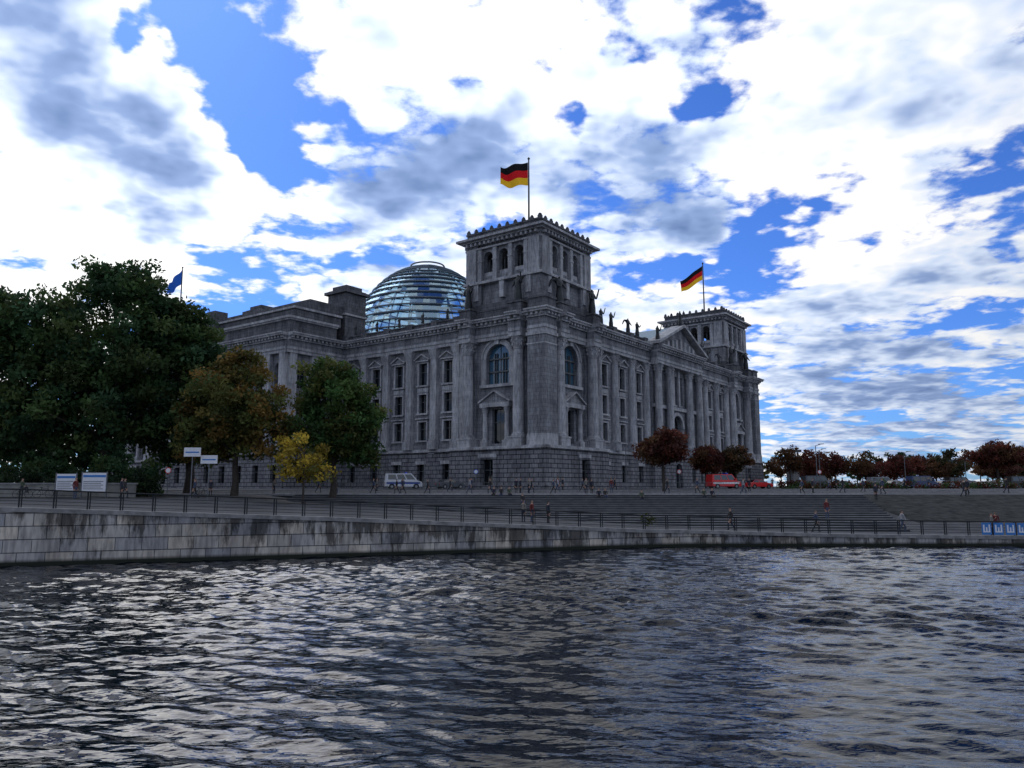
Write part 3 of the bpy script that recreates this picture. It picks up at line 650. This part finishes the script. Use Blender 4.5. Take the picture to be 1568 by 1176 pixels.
def treerow(name,pts,pal,r,h,per=60,n=26,size=.3):
    cs=[];cols=[];mb=MB(); pal=np.array(pal)
    for (x,y) in pts:
        z=gz(x,y); hh=h*(.8+.4*rng.random()); rr=r*(.8+.4*rng.random()); tint=pal[rng.integers(len(pal))]
        for c in crown([(x,y,z+hh*.66,rr,hh*.3),(x+rr*.3,y,z+hh*.55,rr*.7,hh*.2)],n): cs.append(c); cols.append(tint*(.6+.7*rng.random()))
        mb.tube((x,y,z-.1),(x,y,z+hh*.8),.17,.08,6,0,False)
        for k in range(5):
            a=rng.random()*6.3; mb.tube((x,y,z+hh*.4),(x+rr*.6*math.cos(a),y+rr*.6*math.sin(a),z+hh*.7),.08,.03,5,0,False)
    E_=empty(name); leaves_mesh('crowns',cs,cols,per,.75,size,E_); mb.build('trunks',[M_bark],E_)
RR=RD+[(.13,.065,.03),(.055,.055,.025)]
treerow('distant_tree_row',[(60+i*6.5+rng.normal(),168+i*1.5+rng.normal()*2) for i in range(15)]+[(68+i*7.5,192+rng.normal()*3) for i in range(16)],RR,3.2,8.2)
treerow('distant_tree_row',[(62+i*9+rng.normal()*3,235+rng.normal()*8) for i in range(28)],RR+G,4.8,10.5,60,26,.38)
treerow('distant_woodland',[(-300+i*14+rng.normal()*3,420+rng.normal()*10) for i in range(70)],G+GO,9,13,40,24,.8)
treerow('distant_woodland',[(-150+i*4.2+rng.normal()*1,112+rng.normal()*3) for i in range(22)],G,4.6,10,60,40,.35)
def hedge(name,x0,x1,y,h,d,pal,slope=0):
    cs=[];cols=[];pal=np.array(pal)
    L_=x1-x0
    for i in range(int(L_*h*d*1.6)):
        x=x0+rng.random()*L_; yy=y+rng.random()*d; cs.append((x,yy,gz(x,yy)+rng.random()*h*(.85+.15*math.sin(x)))); cols.append(pal[rng.integers(len(pal))]*(.6+.6*rng.random()))
    leaves_mesh(name,cs,cols,60,.5,.17)
hedge('hedge',-76,-37,78,4.0,2,G); hedge('hedge',-62,-35.5,74.5,2.6,1.6,[(.02,.04,.02),(.025,.045,.018)])
hedge('hedge',42,90,120,1.2,1.2,RD+G)
hedge('wall_shrub',10.4,11.3,59.9,1.3,.6,[(.05,.06,.02),(.08,.06,.02)])
mb=MB(); 
mb.box(-62,-36,72.3,72.65,2.8,4.9,0); mb.box(-62.1,-35.9,72.2,72.75,4.9,5.05,1)
mb.build('low_boundary_wall',[plain('pale_render',(.22,.22,.2),.85,0,.35,.8),M_cope])

# ------------------------------------------------------------------ people
SKIN=plain('skin',(.35,.2,.14),.6); 
cloth=[plain('clothing',c,.85) for c in((.02,.025,.04),(.03,.03,.03),(.12,.02,.02),(.05,.07,.12),(.18,.17,.15),(.06,.08,.05),(.3,.3,.32))]
HAIR=[plain('hair',c,.7) for c in((.02,.015,.01),(.09,.05,.025),(.15,.1,.05))]
SHOE=plain('shoes',(.02,.02,.02),.6)
def person_mesh(name,pose,ct,cl,hr,bag=False):
    V=[];E_=[];R=[];T=[]
    def add(p,r,t,par=None):
        V.append(p);R.append(r);T.append(t)
        if par is not None:E_.append((par,len(V)-1))
        return len(V)-1
    hz=.95
    if pose=='sit': hz=.52
    pel=add((0,0,hz),(.16,.12),'t')
    w=add((0,-.01,hz+.18),(.145,.105),'c',pel); ch=add((0,-.01,hz+.38),(.175,.12),'c',w); sh=add((0,.0,hz+.50),(.13,.09),'c',ch)
    nk=add((0,.0,hz+.575),.052,'s',sh); hd=add((0,-.02,hz+.66),(.075,.088),'s',nk); tp=add((0,-.01,hz+.75),(.08,.092),'h',hd)
    add((0,0,hz+.81),(.045,.05),'h',tp)
    add((0,-.105,hz+.675),.014,'s',hd)
    for s in(-1,1):
        hip=add((s*.095,0,hz-.08),.095,'t',pel)
        if pose=='walk':
            kn=add((s*.1,-.20*s-.06,hz-.47),.062,'t',hip); an=add((s*.1,-.30*s+.08,.10),.042,'t',kn)
        elif pose=='sit':
            kn=add((s*.13,-.44,hz+.0),.064,'t',hip); an=add((s*.13,-.48,hz-.42),.042,'t',kn)
        else:
            kn=add((s*.10,-.02,hz-.46),.062,'t',hip); an=add((s*.105,.01,.10),.042,'t',kn)
        a=V[an]; add((a[0]+s*.01,a[1]-.15,a[2]-.055),.038,'f',an); add((a[0],a[1]+.05,a[2]-.05),.04,'f',an)
        so=add((s*.19,0,hz+.475),.062,'c',sh)
        if pose=='walk': el=add((s*.235,.12*s,hz+.2),.046,'c',so); wr=add((s*.235,.05*s-.12,hz-.02),.03,'c',el); hdir=(0,-.3,-.95)
        elif pose=='sit': el=add((s*.25,-.06,hz+.22),.046,'c',so); wr=add((s*.17,-.3,hz+.12),.03,'c',el); hdir=(0,-.95,-.2)
        elif pose=='phone' and s==1: el=add((s*.23,-.03,hz+.2),.046,'c',so); wr=add((s*.12,-.27,hz+.36),.03,'c',el); hdir=(0,-.4,.9)
        else: el=add((s*.24,.03,hz+.2),.046,'c',so); wr=add((s*.235,-.03,hz-.05),.03,'c',el); hdir=(0,-.15,-.98)
        q=Vector(V[wr]); d=Vector(hdir).normalized()
        pm=add(tuple(q+d*.07),(.022,.038),'s',wr)
        pv=Vector(V[pm])
        for k,(o,l) in enumerate(((-.03,.07),(-.01,.08),(.01,.075),(.03,.06))):
            m1=pv+d*.05+Vector((0,o,0)) if abs(d.z)>.6 else pv+d*.05+Vector((o,0,0))
            i1=add(tuple(m1),.009,'s',pm); add(tuple(m1+d*l*.6+Vector((-s*.015,0,0))),.008,'s',i1)
        add(tuple(pv+Vector((-s*.02,-.045,.0))+d*.02),.010,'s',pm)
    me=skin_mesh(name,V,E_,R,0,1)
    mats=[cloth[cl],cloth[ct],SKIN,HAIR[hr],SHOE]; idx={'t':0,'c':1,'s':2,'h':3,'f':4}
    for m_ in mats: me.materials.append(m_)
    A=np.array(V); 
    for p_ in me.polygons:
        c=np.array(p_.center); k=int(np.argmin(((A-c)**2).sum(1))); t=T[k]
        if t=='s' and k in(hd,) and c[1]>.03: t='h'
        p_.material_index=idx[t]
    return me
PM={}
combos=[('stand',0,1,0),('walk',3,1,1),('walk',1,0,0),('phone',4,0,1),('stand',2,3,2),('walk',6,3,0),('sit',1,3,1),('sit',5,0,0),('sit',0,1,2)]
for i,(po,ct,cl,hr) in enumerate(combos): PM[i]=person_mesh('person_%d'%i,po,ct,cl,hr)
def person(i,x,y,rz,dz=0,s=1.0,z=None):
    o=bpy.data.objects.new('seated_person' if combos[i][0]=='sit' else ('walking_person' if combos[i][0]=='walk' else 'standing_person'),PM[i])
    o.location=(x,y,(gz(x,y) if z is None else z)+dz); o.rotation_euler=(0,0,rz); o.scale=(s,s,s); link(o)
for a in [(0,.5,92,.3),(2,2.4,93,1.2),(3,2.0,91.5,2),(1,4.8,88,1.6),(4,12.2,93,3),(1,-12.8,89,-1.5),(2,-13.6,89.5,-1.4),(5,-21,90,1.3),(0,-31,78,.5),(4,-33,79,2),(3,-27,86,1),(2,-8,98,1.3),
          (1,25.3,63.5,1.4),(5,33.0,64.5,1.5),(0,39.3,82,0.2),(3,39.6,63,1),(4,40.2,63.4,2.8),(2,50,84,1.5),(0,51,85,0),(1,54,90,-1.4),(2,60,92,1.4),(5,46,110,1.5),(0,47.5,111,1),(3,44,128,0),(1,9,97,1.5),(2,30,98,-1.5),(0,31,99,0),(4,-38,66,1.3),(1,-24,94,1.6),(5,5.8,96,1.2),(2,58,112,1),(1,66,120,-1),(0,1.0,91.5,2),
          (2,-9.8,88,1.4),(0,-15,104,.4),(1,-5.5,103,-1.3),(4,6.5,108,2.6),(0,7.2,107.5,1),(2,14.5,107,1.2),(1,22,90,-1.5),(5,27,88.5,1.3),(0,36.5,92,.8),(2,41,94,1.4),(1,43,88,-1.6),(3,-18,101,2),(2,-35.5,69.5,1.5),(1,-29.5,70.5,-1.3),(0,-34,66,2.4),(2,18,62.8,-1.5),(1,44,95,1.5),(4,70,96,1),(2,72,98,1.4),
          (1,-16,87.5,1.5),(3,8.6,88,.4),(0,9.3,88.4,-.6),(2,18.2,89,1.5),(1,33.5,87.6,-1.5),(2,-2.5,87,-1.4),(4,29.2,70.5+.1,.2),(5,-5,89.5,1.6)]:
    person(a[0],a[1],a[2],a[3],0,.97+.1*random.random())
def sit(i,x,k,rz=0):
    person(i,x,stepy(k)+.14,rz,0,1.0,stepz(k)-.42)
sit(6,-1.2,16); sit(7,-.3,16,.3); sit(8,-2.0,16,-.2); sit(7,14,14); sit(6,1.1,12,.2); sit(8,9.5,15); sit(6,10.2,15,.2); sit(7,21,15); sit(8,21.9,15,.3)
for (i,x,y) in((3,.9,60.5),(4,1.6,60.9),(0,2.9,61.2)): person(i,x,y,random.random()*3)
# ------------------------------------------------------------------ vehicles
M_tyre=plain('tyre',(.015,.015,.015),.8); M_carglass=plain('car_glass',(.01,.012,.015),.08,0,.05,1,1); M_rim=plain('rim',(.3,.3,.3),.35,.8)
M_lr=plain('tail_light',(.4,.01,.01),.3); M_lw=plain('head_light',(.7,.7,.65),.2)
def car(name,x,y,rz,col,kind='car',stripe=None,beacon=False):
    body=plain(name+'_paint',col,.3,0,.05,1,.6)
    E_=empty(name,(x,y,gz(x,y)+(.01)),rz)
    if kind=='car':
        L_,W=4.4,1.8; low=[(-2.2,.35),(-2.2,.75),(-2.05,.95),(-1.2,1.0),(.95,.98),(1.9,.82),(2.2,.65),(2.2,.3)]; cab=[(-1.75,.96),(-1.2,1.42),(.15,1.45),(1.05,.96)]
        wh=[-1.35,1.35]; wr=.32; taper=.82
    else:
        L_,W=5.6,1.95; low=[(-2.8,.4),(-2.8,1.25),(2.0,1.25),(2.65,1.05),(2.8,.8),(2.8,.35)]; cab=[(-2.75,1.25),(-2.65,2.3),(1.1,2.35),(2.05,1.25)]
        wh=[-1.8,1.85]; wr=.36; taper=.9
    mb=MB(); h=W/2
    n=len(low)
    sec=[]
    for (yy,s) in((-h,.0),(-h+.08,.05),(h-.08,.05),(h,.0)):
        sec.append([(px_*(1-.0 if s else .985),yy,pz_+(0 if not s else (.03 if pz_>.5 else -.02))) for px_,pz_ in low])
    for a,b in zip(sec[:-1],sec[1:]):
        for i in range(n): mb.poly([a[i],a[(i+1)%n],b[(i+1)%n],b[i]],0)
    mb.poly(sec[0],0); mb.poly(sec[-1],0)
    ht=h*taper
    c=[(cab[0][0],-h+.06,cab[0][1]),(cab[1][0],-ht,cab[1][1]),(cab[2][0],-ht,cab[2][1]),(cab[3][0],-h+.06,cab[3][1])]; d=[(a,-b,e_) for a,b,e_ in c]
    mb.poly(c,0); mb.poly(d,0)
    mb.poly([c[1],c[2],d[2],d[1]],0); mb.poly([c[0],c[1],d[1],d[0]],0 if kind!='car' else 1); mb.poly([c[2],c[3],d[3],d[2]],1)
    def lerp(p,q,t): return tuple(p[k]+(q[k]-p[k])*t for k in range(3))
    for q,sg in((c,-1),(d,1)):
        spans=((.05,.47),(.53,.95)) if kind=='car' else ((.08,.36),(.40,.66),(.70,.95))
        for (t0,t1) in spans:
            b0=lerp(q[0],q[3],t0);b1=lerp(q[0],q[3],t1);u0=lerp(q[1],q[2],t0);u1=lerp(q[1],q[2],t1)
            lo=.12 if kind=='car' else .15
            pp=[lerp(b0,u0,lo),lerp(b1,u1,lo),lerp(b1,u1,.86),lerp(b0,u0,.86)]
            mb.poly([(a,b+sg*.012,z) for a,b,z in pp],1)
    for sg in(-1,1):
        for q in wh:
            mb.tube((q,sg*(h-.2),wr),(q,sg*(h+.02),wr),wr,wr,18,2); mb.tube((q,sg*(h+.0),wr),(q,sg*(h+.035),wr),wr*.6,wr*.55,12,3)
            mb.tube((q,sg*(h-.25),wr+.03),(q,sg*(h+.006),wr+.03),wr*1.2,wr*1.2,18,2)
        mb.box(L_/2-.12,L_/2+.01,sg*(h-.3)-.16,sg*(h-.3)+.16,.62,.78,5); mb.box(-L_/2-.01,-L_/2+.1,sg*(h-.25)-.13,sg*(h-.25)+.13,.68,.86,4)
        mb.box(.75 if kind=='car' else 1.6,.95 if kind=='car' else 1.8,sg*(h+.12)-.09,sg*(h+.12)+.09,1.0 if kind=='car' else 1.4,1.15 if kind=='car' else 1.65,0)
        if stripe: mb.box(-L_/2+.2,L_/2-.4,sg*(h+.005)-.006,sg*(h+.005)+.006,.75,1.05,6)
    if beacon: mb.box(.2,.5,-.6,.6,cab[2][1]-.02,cab[2][1]+.16,7)
    st=plain(name+'_stripe',stripe or (.1,.1,.1),.4); bc=plain('blue_beacon',(.02,.05,.6),.2)
    mb.build('body',[body,M_carglass,M_tyre,M_rim,M_lr,M_lw,st,bc],E_,False,False); return E_
car('police_van',-16.5,115,.25,(.6,.62,.65),'van',(.02,.06,.3),True)
car('red_emergency_van',34.6,124,.35,(.6,.02,.02),'van',(.7,.7,.7),True); car('red_car',40.5,124.5,.3,(.6,.02,.02))
cc=[(.7,.7,.7),(.05,.05,.06),(.25,.26,.28),(.04,.06,.15),(.5,.5,.52),(.02,.02,.02)]
car('parked_car',94,165,.1,(.8,.8,.8))
for i in range(11): car('parked_car',56+i*5.3+random.random()*.6,140+.9*i,.15,cc[(i*5+1)%6],'car' if i%4 else 'van')
for i in range(9): car('parked_car',78+i*6.0,160+.9*i,.1,cc[(i*3+2)%6],'car' if i%3 else 'van')
car('parked_car',-9.5,116,.6,(.05,.06,.07))

# ------------------------------------------------------------------ signs, lamps, misc
M_white=plain('white_paint',(.7,.72,.75),.5,0,.05); M_blue=plain('blue_panel',(.03,.18,.5),.5,0,.1); M_post=plain('galvanised_post',(.15,.16,.17),.5,.6)
def infoboard(x,y,w,h):
    z=gz(x,y); E_=empty('information_board',(x,y,z)); mb=MB()
    for q in(-w/2,w/2): mb.box(q-.05,q+.05,-.05,.05,0,h+.7,1)
    mb.box(-w/2,w/2,-.03,.03,.6,h+.6,0); mb.box(-w/2+.1,w/2-.1,-.045,-.032,h+.2,h+.4,2)
    for k in range(5): mb.box(-w/2+.15,w/2-.3-.2*(k%2),-.042,-.032,.8+k*.17,.86+k*.17,1)
    mb.build('board',[M_white,M_post,M_blue],E_)
infoboard(-41.5,70.5,1.9,1.6); infoboard(-38.6,70,2.3,1.7)
def sign(x,y,w,h,top,mat=0):
    z=gz(x,y); E_=empty('tourist_sign',(x,y,z)); mb=MB(); mb.tube((0,0,-.1),(0,0,top),.05,.05,8,1)
    mb.box(-w/2,w/2,-.09,-.055,top-h,top,0); mb.box(-w/2+.15,w/2-.15,-.1,-.091,top-h*.6,top-h*.45,2); mb.build('sign_panel',[M_white,M_post,M_blue],E_)
sign(-28.6,67.5,1.5,.8,4.6); sign(-27.2,67.8,1.5,.75,4.0)
def lamp(x,y,h=6.5):
    z=gz(x,y); E_=empty('street_lamp',(x,y,z)); mb=MB(); mb.lathe(0,0,[(.14,-.1),(.14,.6),(.08,.8),(.06,h)],10,0)
    mb.tube((0,0,h),(.9,0,h+.25),.045,.04,6,0); mb.hexa([(.5,-.14,h+.18),(1.4,-.12,h+.26),(1.4,.12,h+.26),(.5,.14,h+.18),(.55,-.1,h+.32),(1.35,-.08,h+.36),(1.35,.08,h+.36),(.55,.1,h+.32)],0)
    mb.build('lamp_post',[M_post],E_)
for a in((50,124,7),(57,140,7),(-13,112,5),(16,106,5.5),(78,150,7),(96,160,7)): lamp(*a)
def roadsign(x,y,col,tri=False):
    z=gz(x,y); E_=empty('traffic_sign',(x,y,z)); mb=MB(); mb.tube((0,0,-.1),(0,0,2.9),.035,.035,8,1)
    mb.tube((0,-.04,2.6),(0,-.06,2.6),.32,.32,20,0); mb.tube((0,-.061,2.6),(0,-.065,2.6),.24,.24,20,2); mb.build('disc',[plain('sign_colour',col,.5),M_post,M_white],E_)
for a in((-35,77,(.5,.02,.02)),(23,104,(.5,.02,.02)),(-5,105,(.02,.1,.5)),(48,118,(.5,.02,.02))): roadsign(*a)
E_=empty('ventilation_tower',(65,175,4.36),.5); mb=MB(); mb.box(-1,1,-1,1,-.2,7,0); mb.box(-1.5,1.5,-1.5,1.5,8.2,8.8,1)
for q in((-.9,-.9),(.9,-.9),(.9,.9),(-.9,.9)): mb.box(q[0]-.1,q[0]+.1,q[1]-.1,q[1]+.1,7,8.2,1)
for k in range(5): mb.box(-.95,.95,-.95,.95,7.1+k*.22,7.16+k*.22,1)
mb.build('shaft',[plain('concrete',(.25,.25,.25),.8),M_roof],E_)
def barrier(x,y,rz):
    E_=empty('crowd_barrier',(x,y,gz(x,y)),rz); mb=MB()
    mb.tube((-1.1,0,1.1),(1.1,0,1.1),.022,.022,6); mb.tube((-1.1,0,.25),(1.1,0,.25),.02,.02,6)
    for k in range(12): mb.tube((-1.1+k*.2,0,.25),(-1.1+k*.2,0,1.1),.01,.01,4)
    for q in(-1.1,1.1): mb.tube((q,0,0),(q,0,1.1),.022,.022,6); mb.tube((q,-.3,.02),(q,.3,.02),.02,.02,6)
    mb.build('frame',[M_post],E_)
for i in range(14): barrier(-26+i*2.4,106+.15*i,.05)
for i in range(6): barrier(17+i*2.4,108,.0)
for i in range(9):
    x=37.6+i*.95; E_=empty('blue_banner',(x,Yw(x)+.22,Zt(x)+.1)); mb=MB(); mb.box(-.38,.38,-.015,.015,.02,.95,0)
    mb.box(-.28,-.16,-.022,-.016,.2,.8,1); mb.box(.16,.28,-.022,-.016,.2,.8,1); mb.box(-.06,.06,-.022,-.016,.2,.6,1); mb.box(-.28,.28,-.028,-.023,.2,.3,1)
    mb.build('banner',[M_blue,M_white],E_)
def bike(x,y,rz):
    E_=empty('bicycle',(x,y,gz(x,y)),rz); mb=MB()
    for cx in(-.52,.52):
        for k in range(20):
            a,b=2*math.pi*k/20,2*math.pi*(k+1)/20; mb.tube((cx+.34*math.cos(a),0,.35+.34*math.sin(a)),(cx+.34*math.cos(b),0,.35+.34*math.sin(b)),.02,.02,5)
    for p,q in(((-.52,0,.35),(-.15,0,.85)),((-.52,0,.35),(-.02,0,.3)),((-.02,0,.3),(-.18,0,.95)),((-.15,0,.85),(.38,0,.85)),((-.02,0,.3),(.38,0,.8)),((.52,0,.35),(.36,0,1.0)),((.36,-.25,1.02),(.36,.25,1.02))): mb.tube(p,q,.018,.018,5)
    mb.box(-.3,-.05,-.07,.07,.93,.98); mb.build('frame',[M_rail],E_)
bike(-44.5,69,.1); person(7,-44.6,69,math.pi/2,.45,1,gz(-44.6,69)); bike(-43,69.6,.2); bike(-30,73,1)

# ------------------------------------------------------------------ world
F=1150.0; TH=math.atan(157/F)
SUNAZ=math.radians(-28); SUNEL=math.radians(38)
sund=Vector((math.sin(SUNAZ)*math.cos(SUNEL),math.cos(SUNAZ)*math.cos(SUNEL),math.sin(SUNEL)))
W=bpy.data.worlds.new('World'); S.world=W; W.use_nodes=True; nt=W.node_tree; N=nt.nodes;L=nt.links
bg=N['Background']; out=N['World Output']
sky=N.new('ShaderNodeTexSky'); sky.sky_type='NISHITA'; sky.sun_disc=False; sky.sun_elevation=SUNEL; sky.sun_rotation=SUNAZ%(2*math.pi); sky.air_density=1.0; sky.dust_density=.3; sky.ozone_density=2.5
def val(x,sock):
    if isinstance(x,(int,float)): sock.default_value=x
    else: L.new(x,sock)
def mth(op,a,b=0,c=0,cl=False):
    n=N.new('ShaderNodeMath'); n.operation=op; n.use_clamp=cl; val(a,n.inputs[0]); val(b,n.inputs[1]); val(c,n.inputs[2]); return n.outputs[0]
def sstep(x,a,b,o0=0,o1=1):
    n=N.new('ShaderNodeMapRange'); n.interpolation_type='SMOOTHSTEP'; val(x,n.inputs[0]); n.inputs[1].default_value=a; n.inputs[2].default_value=b; n.inputs[3].default_value=o0; n.inputs[4].default_value=o1; return n.outputs[0]
tc=N.new('ShaderNodeTexCoord'); D=tc.outputs['Generated']
sp=N.new('ShaderNodeSeparateXYZ'); L.new(D,sp.inputs[0])
zz_=mth('ADD',mth('MAXIMUM',sp.outputs[2],0.0),.14)
cb=N.new('ShaderNodeCombineXYZ'); L.new(mth('DIVIDE',sp.outputs[0],zz_),cb.inputs[0]); L.new(mth('DIVIDE',sp.outputs[1],zz_),cb.inputs[1])
def noise(vec,scale,detail=9,rough=.58,dist=.0):
    n=N.new('ShaderNodeTexNoise'); n.inputs['Scale'].default_value=scale; n.inputs['Detail'].default_value=detail; n.inputs['Roughness'].default_value=rough; n.inputs['Distortion'].default_value=dist; L.new(vec,n.inputs['Vector']); return n
def offs(v):
    o=N.new('ShaderNodeVectorMath'); o.operation='ADD'; L.new(cb.outputs[0],o.inputs[0]); o.inputs[1].default_value=v; return o.outputs[0]
def dens(vec,det):
    big=noise(vec,2.1,det,.60,0).outputs['Fac']
    pf=noise(vec,5.5,3,.5,.2).outputs['Fac']
    bil=mth('ABSOLUTE',mth('SUBTRACT',pf,.5))
    return mth('MULTIPLY_ADD',bil,.55,mth('SUBTRACT',big,.04))
n1=dens(cb.outputs[0],9)
n2=dens(offs((-.045,.075,0)),4)
wn=noise(D,6,4,.6); wv=N.new('ShaderNodeVectorMath'); wv.operation='SUBTRACT'; L.new(wn.outputs['Color'],wv.inputs[0]); wv.inputs[1].default_value=(.5,.5,.5)
ws=N.new('ShaderNodeVectorMath'); ws.operation='SCALE'; L.new(wv.outputs[0],ws.inputs[0]); ws.inputs['Scale'].default_value=.25
wa=N.new('ShaderNodeVectorMath'); wa.operation='ADD'; L.new(D,wa.inputs[0]); L.new(ws.outputs[0],wa.inputs[1])
wnrm=N.new('ShaderNodeVectorMath'); wnrm.operation='NORMALIZE'; L.new(wa.outputs[0],wnrm.inputs[0])
def dirpx(px,py):
    x=(px-784)/F; y=(588-py)/F
    return Vector((x,math.cos(TH)-y*math.sin(TH),math.sin(TH)+y*math.cos(TH))).normalized()
def blobs(lst):
    tot=None
    for (px,py,deg,amp) in lst:
        d=dirpx(px,py); n=N.new('ShaderNodeVectorMath'); n.operation='DOT_PRODUCT'; L.new(wnrm.outputs[0],n.inputs[0]); n.inputs[1].default_value=d
        k=1/math.radians(deg)**2
        e=mth('EXPONENT',mth('MULTIPLY_ADD',n.outputs['Value'],k,-k)); e=mth('MULTIPLY',e,amp)
        tot=e if tot is None else mth('ADD',tot,e)
    return tot
gap=blobs([(310,80,3.1,-.27),(430,175,2.7,-.25),(220,15,2.2,-.2),(340,400,2.0,-.10),(1150,385,2.3,-.18),(1235,340,1.8,-.15),(870,160,1.5,-.16),(1000,85,1.5,-.15),(1060,190,1.4,-.13),(1020,395,1.8,-.12),(1540,430,2.0,-.14),
           (120,250,7,.10),(720,90,6,.09),(1090,90,4.5,.06),(1000,280,3.5,.10),(1480,250,6,.10),(1380,480,5,.05),(560,330,4,.06),(60,100,5,.08)])
dark=blobs([(700,235,3.8,.58),(540,300,3.2,.5),(930,290,3.2,.45),(1080,320,3.2,.5),(40,100,3.0,.5),(190,265,2.2,.5),(290,315,1.8,.45),(1480,330,5,.14),(1230,500,4,.22),(1500,510,5,.2),(1350,640,5,.3),(1450,90,6,.12),
            (150,400,6,-.5),(740,60,5,-.35),(1260,400,3,-.5),(420,260,4,-.35),(1330,240,5,-.3),(1050,440,2.5,-.3),(1400,430,4,-.2)])
cov=mth('ADD',mth('ADD',n1,gap),.018)
mask=sstep(cov,.44,.53)
thick=sstep(cov,.5,.82)
grad=mth('MULTIPLY',mth('SUBTRACT',n2,n1),2.4)
sh=mth('ADD',mth('ADD',mth('MULTIPLY_ADD',thick,.5,.06),dark),grad,cl=True)
sdot=N.new('ShaderNodeVectorMath'); sdot.operation='DOT_PRODUCT'; L.new(D,sdot.inputs[0]); sdot.inputs[1].default_value=sund
sunny=sstep(sdot.outputs['Value'],.2,1.0,.0,1.0)
ramp=N.new('ShaderNodeValToRGB'); cr=ramp.color_ramp; cr.elements[0].position=0; cr.elements[0].color=(1.0,1.0,1.0,1); cr.elements[1].position=1; cr.elements[1].color=(.12,.20,.40,1)
e_=cr.elements.new(.28); e_.color=(.66,.76,.95,1); e_=cr.elements.new(.6); e_.color=(.27,.38,.64,1)
L.new(sh,ramp.inputs[0])
cbg=N.new('ShaderNodeBackground'); L.new(ramp.outputs[0],cbg.inputs[0]); L.new(mth('MULTIPLY_ADD',sunny,.52,.78),cbg.inputs[1])
tint=N.new('ShaderNodeMixRGB'); tint.blend_type='MULTIPLY'; tint.inputs[0].default_value=1; L.new(sky.outputs[0],tint.inputs[1]); tint.inputs[2].default_value=(.40,.74,1.5,1)
L.new(tint.outputs[0],bg.inputs[0]); bg.inputs[1].default_value=.09
ms=N.new('ShaderNodeMixShader'); L.new(mask,ms.inputs[0]); L.new(bg.outputs[0],ms.inputs[1]); L.new(cbg.outputs[0],ms.inputs[2]); L.new(ms.outputs[0],out.inputs[0])

sl=bpy.data.lights.new('sun','SUN'); sl.energy=.5; sl.angle=math.radians(25); sl.color=(1,.96,.9)
so=bpy.data.objects.new('sun',sl); so.rotation_euler=sund.to_track_quat('Z','Y').to_euler(); link(so)

# ------------------------------------------------------------------ camera
cam=bpy.data.cameras.new('camera'); co=bpy.data.objects.new('camera',cam); link(co)
cam.sensor_fit='HORIZONTAL'; cam.sensor_width=36; cam.lens=36*F/1568; cam.clip_end=8000; cam.clip_start=.1
co.location=(0,0,CAMZ); co.rotation_euler=(math.pi/2+TH,0,0); S.camera=co
